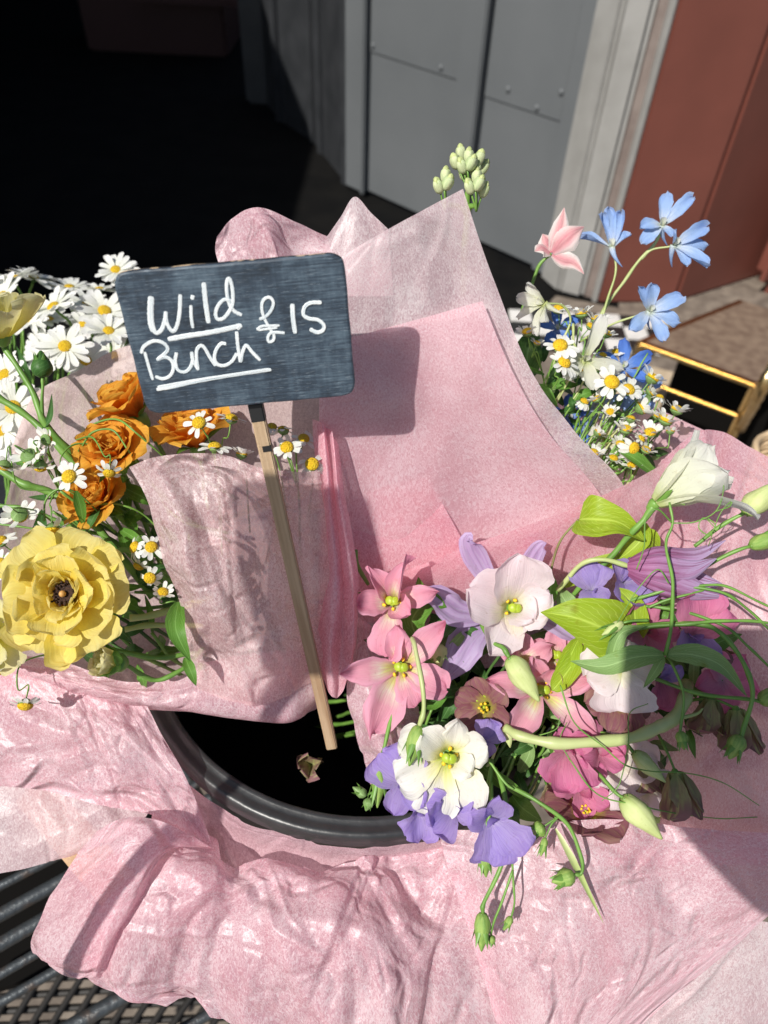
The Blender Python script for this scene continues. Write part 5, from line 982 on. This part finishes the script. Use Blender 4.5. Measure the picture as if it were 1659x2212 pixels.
for lab, x, y, d, az, L_, W_, mt in (('pale pink lisianthus petals under the long left leaf', 1335, 1455, .412, 270, 100, 150, P_PALE), ('large white petal in shade below the pale stem', 1330, 1650, .43, 285, 110, 120, P_PALE), ('blush petals between the pink blooms behind the bud', 1270, 1440, .432, 300, 90, 100, P_PNK)):
    bloom(LZ, lab, 'flower', x, y - 20, d, (0, .25, 1), [(az, L_, W_, 10, -10, dict(prof='fan')), (az - 70, L_ * .8, W_ * .8, 20, 0, {}), (az + 65, L_ * .8, W_ * .8, 20, 0, {}), (az + 150, L_ * .6, W_ * .7, 40, 20, {})], mt, st=False)
bloom(LZ, 'half hidden pink bloom behind the chocolate flower deep in the bunch', 'flower', 1195, 1420, .445, (0, .4, 1), [(90, 70, 60, 50, 20), (20, 70, 60, 40, 10), (160, 70, 60, 40, 10), (270, 60, 60, 30, 0)], P_PNK)
# cream buds
bud('twisted pale cream lisianthus bud hanging in front of the star shaped pink bloom', (1100, 1420, .412), (1165, 1515, .408), 52, BUD_P, stem=[(1085, 1398, .414), (1062, 1385, .42), (1040, 1350, .43)], stw=(1.3, 1.3), lobes=3, twist=4, seplen=.35, cat='flower bud')
bud('small cream bud tip below the star shaped pink bloom', (1092, 1560, .42), (1102, 1615, .418), 26, BUD_P, lobes=3, twist=3, seplen=.3)
bud('pale green lisianthus bud over the chocolate bell at the right', (1368, 1625, .405), (1438, 1690, .40), 36, BUD_P, stem=[(1345, 1600, .41), (1290, 1580, .42), (1250, 1560, .43)], stw=(1.0, 1.1), lobes=3, twist=3, seplen=.4)
bud('large pale olive bud hanging over the lower right tissue', (1345, 1722, .398), (1430, 1812, .394), 54, BUD_P, stem=[(1330, 1712, .40), (1285, 1665, .41), (1240, 1640, .425)], stw=(1.0, 1.2), lobes=3, twist=3, seplen=.4)
bud('yellow cream bud cut by the right edge, upper one', (1606, 1108, .408), (1690, 1040, .404), 52, BUD_P, stem=[(1590, 1118, .41), (1540, 1150, .415), (1500, 1180, .42)], stw=(1.2, 1.2), lobes=3, twist=3, seplen=.35)
bud('slim green bud at the right edge below the yellow cream one', (1620, 1180, .41), (1700, 1150, .408), 36, BUD_G, stem=[(1605, 1185, .41), (1540, 1215, .415), (1480, 1245, .42), (1390, 1280, .43)], stw=(1.0, 1.2), seplen=.8)
bud('dark green bud tip on a long stem at the right edge', (1640, 1515, .405), (1700, 1490, .404), 38, BUD_G, stem=[(1625, 1512, .405), (1560, 1505, .408), (1480, 1490, .412), (1380, 1450, .42), (1330, 1420, .43)], stw=(1.0, 1.2), seplen=.8)
bud('little grey green furry buds on the bucket rim left of the lilac sweet pea', (790, 1718, .42), (762, 1700, .418), 22, LF_S, seplen=.9, stem=[(810, 1708, .422), (830, 1700, .43)])
bud('second furry bud beside the first at the bucket rim', (800, 1725, .42), (790, 1752, .418), 24, LF_S, seplen=.9, stem=[(812, 1708, .422), (830, 1700, .43)])
bud('long green lisianthus bud in front of the cream bloom on a curved pale stem', (906, 1568, .392), (884, 1655, .389), 40, BUD_G, stem=[(914, 1535, .392), (912, 1470, .394), (897, 1400, .402), (890, 1378, .41)], stw=(1.3, 1.3), seplen=.95, smat=GR_PALE)
bud('long green lisianthus bud left of the cream bloom, above the rim', (820, 1660, .402), (815, 1745, .40), 30, BUD_G, stem=[(822, 1640, .402), (838, 1580, .408), (862, 1500, .415)], stw=(1.1, 1.1), seplen=.95)
bud('dark green sweet pea bud hanging over the violet petals', (1044, 1835, .392), (1050, 1895, .39), 30, BUD_G, stem=[(1046, 1800, .392), (1060, 1740, .395), (1062, 1690, .405)], stw=(.8, .9), seplen=.9)
bud('lowest and largest green bud hanging over the bottom tissue', (1043, 1972, .388), (1040, 2055, .386), 36, BUD_G, stem=[(1046, 1945, .388), (1085, 1870, .389), (1098, 1800, .392), (1090, 1715, .40), (1070, 1660, .41)], stw=(1.1, 1.3), seplen=.85)
bud('tiny green bud beside the lowest large bud', (1105, 1980, .389), (1088, 2010, .388), 17, BUD_G, stem=[(1112, 1940, .389), (1108, 1890, .39), (1100, 1790, .393)], stw=(.5, .7), seplen=1.0, spread=1.5)
bud('small round bud touching the lowest large bud from the right', (1060, 2020, .388), (1062, 2045, .387), 20, BUD_G, stem=[(1075, 1970, .388), (1108, 1880, .39)], stw=(.6, .7), seplen=1.0)
bud('side facing dark green bud at the end of the right drooping stem', (1240, 1890, .389), (1192, 1905, .388), 38, BUD_G, stem=[(1255, 1885, .389), (1256, 1850, .39), (1225, 1780, .392), (1160, 1730, .396), (1095, 1695, .405)], stw=(.9, 1.2), seplen=1.05, spread=1.6)
bud('round green bud hanging under the fork of the right drooping stem', (1175, 1785, .394), (1148, 1800, .393), 34, BUD_G, stem=[(1200, 1770, .394), (1200, 1765, .394)], stw=(.6, .7), seplen=1.1, spread=1.8)
bud('tiny twisted bud below the fork of the right drooping stem', (1178, 1810, .392), (1168, 1850, .39), 16, BUD_G, stem=[(1190, 1785, .392), (1205, 1765, .394)], stw=(.5, .6), seplen=1.1, spread=1.6)
bud('small round green bud hanging right of the thick pale stem', (1470, 1580, .40), (1478, 1620, .398), 26, BUD_G, stem=[(1470, 1575, .40), (1475, 1500, .402), (1455, 1440, .405), (1440, 1418, .41)], stw=(.7, .8), seplen=1.1, spread=1.4)
bud('dark green drooping bud over the striped bell at the far right', (1600, 1590, .398), (1575, 1640, .396), 38, BUD_G, stem=[(1605, 1580, .398), (1625, 1500, .398), (1600, 1420, .40), (1550, 1362, .402), (1500, 1348, .405), (1400, 1352, .412), (1340, 1362, .42)], stw=(1.3, 1.5), seplen=1.05, spread=1.4)
bud('small striped bud behind the lower pink lisianthus', (940, 1392, .434), (952, 1440, .43), 44, BUD_P, seplen=.9, lobes=6)
bud('pale open calyx in front of the broad lime leaf', (1345, 1345, .402), (1300, 1372, .398), 22, BUD_P, seplen=1.1, spread=1.2, stem=[(1360, 1342, .402), (1400, 1340, .405)])
bud('striped pale seed head between the pink petals', (1300, 1500, .425), (1270, 1445, .42), 48, BUD_P, lobes=7, seplen=.9)
tb = thing('cut_stem', 'thick pale green curved stem lying across the right bunch', 'stem', P(1110, 1585, .412))
ptube('stem', [(1092, 1572, .415), (1130, 1592, .408), (1220, 1606, .404), (1320, 1600, .403), (1400, 1582, .404), (1450, 1555, .407), (1480, 1510, .415), (1482, 1480, .43)], [2.6, 3.9], GR_PALE, tb, 12, 60)
ptube('side_shoot', [(1450, 1555, .407), (1500, 1545, .408), (1518, 1530, .41)], [1.4, .4], GR_PALE, tb)
tc_ = thing('cut_stem', 'short cut green stalk sticking up left of the upper pink lisianthus', 'stem', P(768, 1190, .425)); ptube('stem', [(768, 1188, .425), (772, 1215, .427), (782, 1240, .43), (795, 1262, .435)], [1.25, 1.2], GR_STEM, tc_)
# long curving stems at the right
for lab, ps, w_, more in (
    ('long stem arching to the right edge above the shaded sweet pea', [(1330, 1310, .42), (1400, 1285, .410), (1480, 1268, .405), (1560, 1280, .40), (1620, 1320, .40), (1690, 1390, .40)], 1.1, [[(1480, 1268, .405), (1560, 1265, .402), (1640, 1300, .40), (1700, 1330, .40)]]),
    ('long stem forking toward the right edge, second from top', [(1300, 1355, .425), (1380, 1312, .415), (1460, 1318, .410), (1560, 1350, .403), (1620, 1400, .40), (1690, 1470, .40)], 1.1, [[(1400, 1312, .41), (1460, 1290, .405), (1520, 1275, .403)]]),
    ('straight green stem running right across the shaded sweet pea', [(1310, 1370, .42), (1420, 1352, .408), (1520, 1345, .402), (1600, 1340, .40), (1690, 1350, .40)], 1.3, []),
    ('thin wiry tendril reaching right over the smooth tissue', [(1210, 1480, .40), (1240, 1560, .398), (1300, 1610, .396), (1350, 1652, .395), (1400, 1665, .395), (1480, 1670, .395), (1560, 1690, .394), (1640, 1740, .393)], .45, [[(1350, 1652, .395), (1335, 1700, .395), (1300, 1730, .395)], [(1350, 1655, .395), (1358, 1600, .395), (1360, 1540, .398), (1400, 1520, .40)]]),
    ('lowest thin tendril ending in a fine point over the right tissue', [(1230, 1640, .40), (1290, 1715, .396), (1380, 1740, .393), (1480, 1760, .392), (1560, 1768, .391), (1636, 1765, .390)], .45, [[(1230, 1640, .40), (1210, 1600, .405), (1225, 1560, .41)]]),
    ('fine looping tendril in front of the white lisianthus', [(1452, 1130, .390), (1420, 1100, .386), (1395, 1120, .388), (1392, 1180, .39), (1375, 1230, .395)], .5, [[(1455, 1130, .39), (1500, 1128, .386), (1545, 1105, .384), (1562, 1060, .384), (1560, 1020, .384), (1540, 1002, .386)], [(1545, 1105, .384), (1575, 1095, .383), (1580, 1082, .383), (1555, 1110, .384), (1530, 1180, .39)], [(1530, 1120, .385), (1545, 1135, .384), (1530, 1155, .384), (1510, 1140, .385), (1520, 1118, .385), (1545, 1140, .385)], [(1445, 1260, .392), (1420, 1230, .392), (1380, 1270, .395), (1330, 1350, .40)]]),
    ('thin tendril hooked over the bunch below the star shaped bloom', [(1100, 1600, .42), (1160, 1590, .41), (1200, 1575, .405), (1210, 1550, .405)], .4, []),
    ('thin dark green stems between cream bloom and drooping buds', [(1062, 1640, .412), (1060, 1720, .402), (1075, 1760, .40)], 1.2, [[(1055, 1640, .41), (1090, 1690, .403), (1110, 1705, .40)]]),
    ('small curly tendril left of the upper pink lisianthus', [(755, 1270, .44), (770, 1280, .436), (790, 1278, .434)], .4, [])):
    tendril(lab, ps, w_, more=more)
for lab, x, y, d0, az, mt in (('bent pink petal cluster under the blush lisianthus, above the pale bud', 1130, 1430, .436, 20, P_PNK), ('shaded pink bloom behind the sage leaf at the far right', 1560, 1470, .43, 40, P_SWK), ('pink bloom glimpsed under the broad lime leaf', 1290, 1440, .44, 70, P_PNK), ('pale blush bloom below the white petal near the olive bud', 1390, 1700, .43, 10, P_PALE)):
    bloom(LZ, lab, 'flower', x, y, d0, (j(-.4, .4), .3, 1), [(az + 72 * q + j(-12, 12), 76, 66, 34, 0, dict(prof='point')) for q in range(5)], mt, st=False)
# deep foliage in the right bunch
fo = thing('foliage', 'dark leaves and stems deep inside the right bunch', 'leaves', P(1150, 1500, .46))
for i in range(240):
    x, y = j(870, 1560), j(1320, 1740); d0 = j(.44, .485)
    if x > 1420 and (y > 1560 or d0 > .46): continue
    if y > 1640 and x < 1080: continue
    a = j(0, 6.28); L = j(40, 110)
    leafy(fo, [(x, y, d0), (x + L * .5 * math.cos(a) + j(-10, 10), y + L * .5 * math.sin(a), d0 - .01), (x + L * math.cos(a), y + L * math.sin(a), d0 + j(-.012, .012))], j(20, 48), rnd.choice([LF, LF_D, LF_D, LF_S]), nh=(j(-.6, .6), j(-.2, 1), 1), nu=5, nv=10)
for i in range(26):
    x, y = j(900, 1350), j(1340, 1700); ptube('stem', [(x, y, .44), (x - 30, y + 60, .45), (x - 80, y + j(80, 160), .47)], [.8, 1.0], rnd.choice([GR_STEM, GR_DARK, GR_PALE]), fo)
# stalks inside the bucket, and a fallen petal on the water
sb = thing('stem_bundle', 'cut stems of the bunches standing in the bucket water', 'stems', P(900, 1500, .56))
for i in range(22):
    x, y = j(830, 1050), j(1440, 1560); ptube('stem', [(x, y, j(.48, .5)), (x - j(20, 80), y + 40, .56), (x - j(60, 200), y + 60, .64)], [1.3, 1.5], rnd.choice([GR_STEM, GR_DARK]), sb)
for i in range(14):
    x, y = j(420, 640), j(1400, 1470); ptube('stem', [(x, y, .47), (x + j(10, 40), y + 10, .54), (x + j(30, 100), y - 10, .66)], [1.3, 1.5], rnd.choice([GR_STEM, GR_DARK]), sb)
fp = bloom('fallen_flower', 'dim pale flower sunk in the dark bucket water', 'flower', 672, 1652, .50, (0, .3, 1), [(90, 62, 60, 60, 80), (200, 56, 60, 60, 80), (320, 56, 60, 60, 80)], P_BRB, st=False)

# ------------------------------------------------------------ behind the tall tissue: delphiniums, clematis, chamomile
def delph(label, x, y, d, face, s, mat, stem=None, spec=None, spur=True, stw=(.6, .9)):
    pos = P(x, y, d); t = thing('delphinium_flower', label, 'delphinium', pos); M = frame(pos, fc(*face)); k = d / FPX * s
    for p in (spec or [(90, 68, 46, 40, 20), (20, 70, 48, 30, 8), (162, 70, 48, 30, 8), (235, 64, 44, 30, 10), (305, 64, 44, 30, 10)]):
        pet(t, M, p[0], p[1] * k * .95, p[2] * k * .76, mat, prof='round', e0=p[3], e1=p[4], cup=.75, ruf=.09, rf=3, rag=.03, r0=.001, nu=11, nv=13, twist=j(-.25, .25))
    for i in range(3): pet(t, M, 60 + 60 * i, 20 * k, 14 * k, P_WHT, prof='round', e0=70, e1=60, cup=1, nu=7, nv=7)
    if spur: part('spur', lathe_me([(0, .0022), (.004, .0018), (.010, .0009), (.014, .0003)], 10, 'spur', bend=.4), mat, t, M @ Matrix.Rotation(math.pi * .8, 4, 'X'))
    if stem: ptube('stem', stem, list(stw), GR_PALE if stw[0] > .5 else GR_STEM, t)
    return t
delph('pale blue delphinium flower left of the forked stem, against the door post', 1322, 535, .50, (-.1, .75, .5), 1.0, P_BLU, [(1325, 540, .50), (1330, 580, .502), (1315, 640, .505), (1300, 690, .508)], [(168, 78, 52, 30, 16), (128, 78, 40, 66, 60), (88, 92, 42, 55, 58), (60, 84, 40, 50, 48), (20, 50, 36, 40, 10)])
delph('topmost pale blue delphinium flower at the tip of the forked stem', 1430, 487, .50, (-.1, .25, .9), 1.0, P_BLU, [(1430, 492, .503), (1418, 520, .505), (1385, 560, .508), (1345, 610, .51), (1300, 680, .512), (1270, 760, .515)], [(80, 72, 44, 30, 10), (35, 84, 46, 30, 14), (190, 50, 44, 40, -20), (220, 60, 46, 20, -30), (300, 36, 30, 30, -10)], stw=(1.0, 1.2))
delph('pale blue delphinium flower at the upper right beside the red wall', 1455, 530, .498, (.25, .3, .9), 1.0, P_BLU, [(1450, 532, .50), (1410, 540, .505), (1385, 560, .508)], [(30, 88, 48, 34, 10), (5, 80, 44, 20, 0), (315, 88, 44, 30, 0), (290, 60, 36, 20, 0), (150, 40, 36, 60, 60)])
delph('pale blue delphinium flower alone below the red wall, above the brass stand', 1402, 672, .49, (.1, .1, 1), 1.0, P_BLU, [(1400, 672, .493), (1360, 688, .496), (1310, 705, .50), (1250, 740, .51)], [(100, 60, 50, 50, 20), (20, 78, 54, 30, 8), (335, 70, 48, 20, 4), (225, 70, 48, 20, 0), (290, 76, 46, 20, 0), (130, 62, 34, 40, 20)])
delph('bright blue delphinium flower behind the right chamomile heads', 1345, 795, .485, (.1, .4, .9), .95, P_BLD)
delph('blue delphinium flower half hidden below the bright one', 1372, 840, .49, (.3, -.2, .9), .9, P_BLU)
delph('shaded blue delphinium flower close to the tall tissue edge', 1205, 712, .50, (-.2, .3, .9), .75, P_BLD)
delph('pale blue delphinium flower tucked deep among chamomile stems', 1290, 880, .50, (0, -.2, 1), 1.0, P_BLU)
delph('deep blue delphinium flower against the tissue edge, upper of two', 1232, 905, .51, (-.2, .3, .9), .8, P_BLD)
delph('deep blue delphinium flower lowest by the tissue edge', 1248, 960, .50, (-.3, .2, .9), .8, P_BLD)
delph('white delphinium flower nodding beside the upper tissue edge', 1176, 655, .47, (-.85, .1, .35), .95, P_WHT, [(1178, 655, .472), (1215, 660, .475), (1232, 690, .48), (1210, 745, .485), (1195, 790, .49)], [(150, 66, 44, 60, 50), (200, 70, 44, 50, 30), (250, 76, 44, 20, 0), (290, 66, 40, 20, 0), (90, 60, 40, 50, 40)])
delph('white delphinium flower in the middle of the right chamomiles', 1262, 778, .462, (.1, -.1, 1), 1.1, P_WHT, [(1262, 778, .465), (1240, 740, .475), (1238, 700, .48)], [(75, 92, 42, 30, 10), (345, 80, 44, 20, 0), (220, 60, 40, 30, 0), (290, 62, 44, 20, -10), (160, 60, 40, 20, 0)])
delph('pale cream delphinium bud cluster low behind the chamomiles', 1310, 950, .485, (0, .3, 1), .8, P_CRM)
t = thing('clematis', 'pink and white striped clematis bloom left of the pale blue delphiniums', 'flower', P(1192, 548, .49))
for pp, w_, nh in (([(1190, 545, .492), (1200, 520, .486), (1212, 480, .482), (1219, 448, .48)], 44, (-.3, 0, 1)), ([(1193, 545, .49), (1215, 520, .482), (1240, 500, .480), (1262, 490, .485)], 66, (.2, .3, 1)), ([(1190, 548, .492), (1172, 535, .488), (1155, 543, .486)], 42, (0, .5, 1)), ([(1193, 550, .492), (1215, 560, .486), (1240, 568, .484), (1262, 592, .484)], 40, (0, -.4, 1)), ([(1190, 545, .494), (1180, 520, .492), (1172, 505, .492)], 40, (0, 0, 1)), ([(1193, 545, .496), (1215, 515, .494), (1235, 500, .494)], 60, (0, 0, 1))):
    ribbon('petal', pp, w_, P_CLP, t, nh, 'clem', cup=-.6, ruf=.02, rib=.05, nu=11)
ptube('stem', [(1190, 548, .492), (1165, 575, .495), (1145, 620, .50), (1125, 680, .505)], [1.1, 1.2], GR_STEM, t)
for lab, cx_, cy_, n_ in (('cluster of pale green stock buds above the tall tissue corner', 1010, 368, 9), ('small green stock buds left of the tissue corner', 960, 410, 3), ('lower green stock buds right of the tissue corner', 1027, 412, 4)):
    t = thing('stock_buds', lab, 'flower buds', P(cx_, cy_, .40))
    for i in range(n_):
        a = 2.4 * i; r_ = 9 * math.sqrt(i) if n_ > 4 else 10 * math.sqrt(i); q = (cx_ + r_ * 1.15 * math.cos(a), cy_ + r_ * math.sin(a), .395 + .002 * i)
        fdir = fc(.5 * math.cos(a), .9 - .3 * math.sin(a), .6); M = frame(P(*q), fdir, a)
        part('bud', shared('stb', lambda: lathe_me([(0, .0012), (.0015, .0024), (.0045, .0028), (.0065, .0022), (.0072, .0010)], 10, 'bud', 4, .14)), BUD_K, t, M)
        part('bud_tip', shared('stt', lambda: lathe_me([(.0055, .0020), (.0075, .0016), (.0088, .0004)], 8, 'bud_tip', 3, .3)), BUD_P, t, M)
        tube('stem', [P(*q), P(cx_ + 2, cy_ + 45, .402)], [.0005, .0007], GR_STEM, t, 5, 6)
    ptube('stem', [(cx_ + 2, cy_ + 30, .402), (1008, 470, .41), (1000, 640, .43)], [1.5, 1.9], GR_STEM, t)
sprig('chamomile sprig with its brightest head, left of the white delphinium', [(1210, 747, .455, (-.1, .45, .9), 1.35, 'flat', [(1195, 780, .465), (1180, 830, .475)]), (1218, 784, .452, (.3, .5, .8), 1.25, 'flat', [(1205, 820, .463), (1180, 860, .475)]), (1256, 792, .47, (0, .5, .8), 1.2, 'flat', [(1245, 830, .48), (1230, 900, .49)])], [([(1180, 830, .475), (1165, 900, .49)], .8)])
sprig('chamomile pair with large yellow discs in front of the blue delphinium', [(1321, 826, .452, (.05, .4, 1), 1.4, 'flat', [(1300, 870, .465), (1255, 920, .48)]), (1357, 842, .456, (.25, .45, .85), 1.2, 'flat', [(1330, 880, .47), (1290, 930, .48)])], [([(1255, 920, .48), (1210, 980, .49)], .9)])
sprig('row of small chamomile heads along the top of the right cluster', [(1290, 692, .48, (.2, .9, .3), 1.2, 'up', [(1280, 720, .482), (1250, 790, .49)]), (1256, 678, .485, (-.1, .9, .3), 1.2, 'up', [(1250, 710, .487), (1240, 790, .49)]), (1206, 668, .49, (-.2, .8, .4), 1.2, 'flat', [(1225, 700, .49), (1240, 790, .495)]), (1310, 722, .482, (.3, .8, .3), 1.0, 'up', [(1290, 760, .485), (1260, 810, .49)])], [([(1240, 790, .49), (1190, 900, .50)], .7)])
sprig('chamomile heads at the far right side, seen edge on', [(1408, 818, .47, (.5, .7, .2), 1.3, 'up', [(1390, 850, .475), (1340, 900, .48)]), (1384, 882, .465, (.7, .4, .2), 1.3, 'up', [(1340, 892, .47), (1290, 890, .48)]), (1405, 845, .475, (.6, .3, .4), 1.1, 'up', [(1380, 870, .478), (1340, 900, .48)])], [([(1340, 900, .48), (1250, 980, .49)], .7)])
sprig('chamomile trio just above the large white lisianthus', [(1438, 908, .455, (.3, .8, .4), 1.3, 'up', [(1420, 930, .462), (1380, 980, .47)]), (1462, 886, .46, (.3, .8, .3), 1.2, 'up', [(1440, 920, .465), (1380, 980, .47)]), (1404, 935, .452, (-.1, .7, .6), 1.1, 'up', [(1400, 960, .46), (1380, 980, .47)])], [([(1380, 980, .47), (1300, 1060, .48)], .8)])
sprig('small chamomile heads left of the large white lisianthus', [(1352, 928, .46, (.1, .8, .4), 1.15, 'up', [(1345, 950, .465), (1310, 990, .47)]), (1368, 968, .457, (.5, -.2, .8), 1.2, 'droop', [(1345, 960, .462), (1310, 990, .47)]), (1340, 960, .462, (.1, .7, .5), .9, 'up', [(1330, 980, .466), (1310, 1000, .47)]), (1395, 972, .458, (.3, .6, .4), .95, 'up', [(1370, 985, .464), (1330, 1010, .47)])], [([(1310, 990, .47), (1240, 1040, .48)], .8)])
for lab, hs in (('loose spray of small side facing chamomiles between the blue and white blooms', ((1275, 705, .485), (1232, 742, .48), (1302, 768, .478), (1330, 760, .485))), ('spray of tiny chamomiles below the large yellow discs', ((1290, 862, .465), (1318, 890, .462), (1262, 868, .47), (1362, 905, .462))), ('spray of tiny half closed chamomiles toward the right end of the cluster', ((1425, 858, .468), (1420, 900, .462), (1448, 932, .458), (1385, 948, .46))), ('low spray of shaded chamomiles near the crossing tissue edges', ((1290, 935, .468), (1325, 990, .462), (1300, 1010, .462), (1365, 1005, .46)))):
    sprig(lab, [(x, y, dd_, (j(-.6, .6), j(.4, 1), j(-.1, .8)), j(.65, .95), rnd.choice(['up', 'up', 'flat', 'droop']), [(x - 12, y + 35, dd_ + .006), (hs[0][0] - 30, hs[0][1] + 110, .49)]) for x, y, dd_ in hs])
sprig('greenish chamomile bud head on the edge of the tall tissue', [(1282, 978, .452, (.3, .8, .5), .95, 'up', [(1300, 1000, .46), (1340, 1020, .47)])])
sprig('tiny chamomile heads by the upper tissue edge', [(1140, 718, .475, (-.2, .8, .4), 1.1, 'up', [(1148, 745, .48), (1170, 800, .49)]), (1160, 742, .48, (.2, .7, .5), .7, 'up', [(1160, 760, .484), (1170, 800, .49)])], [([(1170, 800, .49), (1190, 900, .50)], .6)])
fo = thing('foliage', 'fine stems, leaves and half hidden petals under the right chamomiles', 'leaves', P(1270, 900, .49))
for i in range(60):
    x = j(1150, 1420); y = j(max(760, 760 + (x - 1150) * .35), 1060); 
    if x < 1130 + (y - 760) * .55: continue
    d0 = j(.475, .52); a = j(-2.8, .3); L = j(30, 80)
    leafy(fo, [(x, y, d0), (x + L * .5 * math.cos(a) + j(-8, 8), y + L * .5 * math.sin(a), d0 - .006), (x + L * math.cos(a), y + L * math.sin(a), d0)], j(12, 34), rnd.choice([LF, LF_D, LF_S, LF_D]), nh=(j(-.6, .6), j(-.2, 1), 1), nu=5, nv=8)
for i in range(26):
    x, y = j(1180, 1420), j(760, 960); ptube('stem', [(x, y, j(.46, .49)), (x - 40, y + 70, .48), (x - j(60, 110), y + j(130, 200), .50)], [.5, .8], rnd.choice([GR_STEM, GR_STEM, GR_PALE]), fo)
for i in range(5):
    ptube('stem', [(1400 - 20 * i, 960 + 20 * i, .47), (1330 - 20 * i, 1000 + 14 * i, .475), (1240, 1060, .485)], [1.0, 1.6], GR_STEM, fo)
sheet('pink tissue backing the chamomiles beyond the tall sheet', [[(1150, 850, .53), (1260, 870, .53), (1400, 880, .52), (1520, 930, .50)], [(1150, 1000, .52), (1260, 1000, .52), (1400, 1000, .50), (1540, 1020, .48)], [(1150, 1160, .50), (1260, 1160, .50), (1400, 1150, .48), (1560, 1150, .47)]], TIS, .0012, 20, 20, 70, 90)

# ------------------------------------------------------------ the phone the picture is taken with, with a flap added for shade
PH = solid('phone_black', (.02, .02, .022), .3)
FLAP = solid('flap_brown', (.06, .035, .025), .6, c2=(.09, .05, .035), scale=200, bump=.3)
PM = Matrix((R, -D, -F)).transposed().to_4x4(); PM.translation = Vector((0, 0, CAMH))
ph = thing('phone', 'black phone with a brown flap added for shade, held up facing the flowers', 'phone', Vector((0, 0, CAMH)) + F * -.01)
part('body', box('body', (-.069, -.076, .004), (.012, .014, .012), .003), PH, ph, PM)
_q = [(-.067, -.050), (-.064, -.077), (.0005, -.141), (.090, -.170), (.100, -.020), (.0125, -.020)]
part('shade_flap', mesh('shade_flap', [(x, y, .0125) for x, y in _q] + [(x, y, .0155) for x, y in _q], [(5, 4, 3, 2, 1, 0), (6, 7, 8, 9, 10, 11)] + [(i_, (i_ + 1) % 6, 6 + (i_ + 1) % 6, 6 + i_) for i_ in range(6)], smooth=False), FLAP, ph, PM)  # flap added, its outline cut to the shade wanted on the right bunch

# unseen sign added left of the lens to shade the crumpled flap and stake
sw = solid('added_stake_wood', (.5, .38, .26), .6)
o2 = Vector((0, 0, CAMH)) + R * -.238 - D * .030
s2 = thing('price_sign', 'blank slate sign on a tall stake, added unseen left of the camera for its shade', 'sign', o2)
part('board', box('board', (-.036, -.046, -.002), (.020, .058, .002), .002), CHALKB, s2, Matrix((R, -D, -F)).transposed().to_4x4().copy() if False else (lambda m: (setattr(m, 'translation', o2), m)[1])(Matrix((R, -D, -F)).transposed().to_4x4()))
me, M = prism('stake', Vector((o2.x, o2.y - .004, 0)), Vector((o2.x, o2.y - .004, o2.z - .03)), (0, 1, 0), .007, .007); part('stake', me, sw, s2, M)
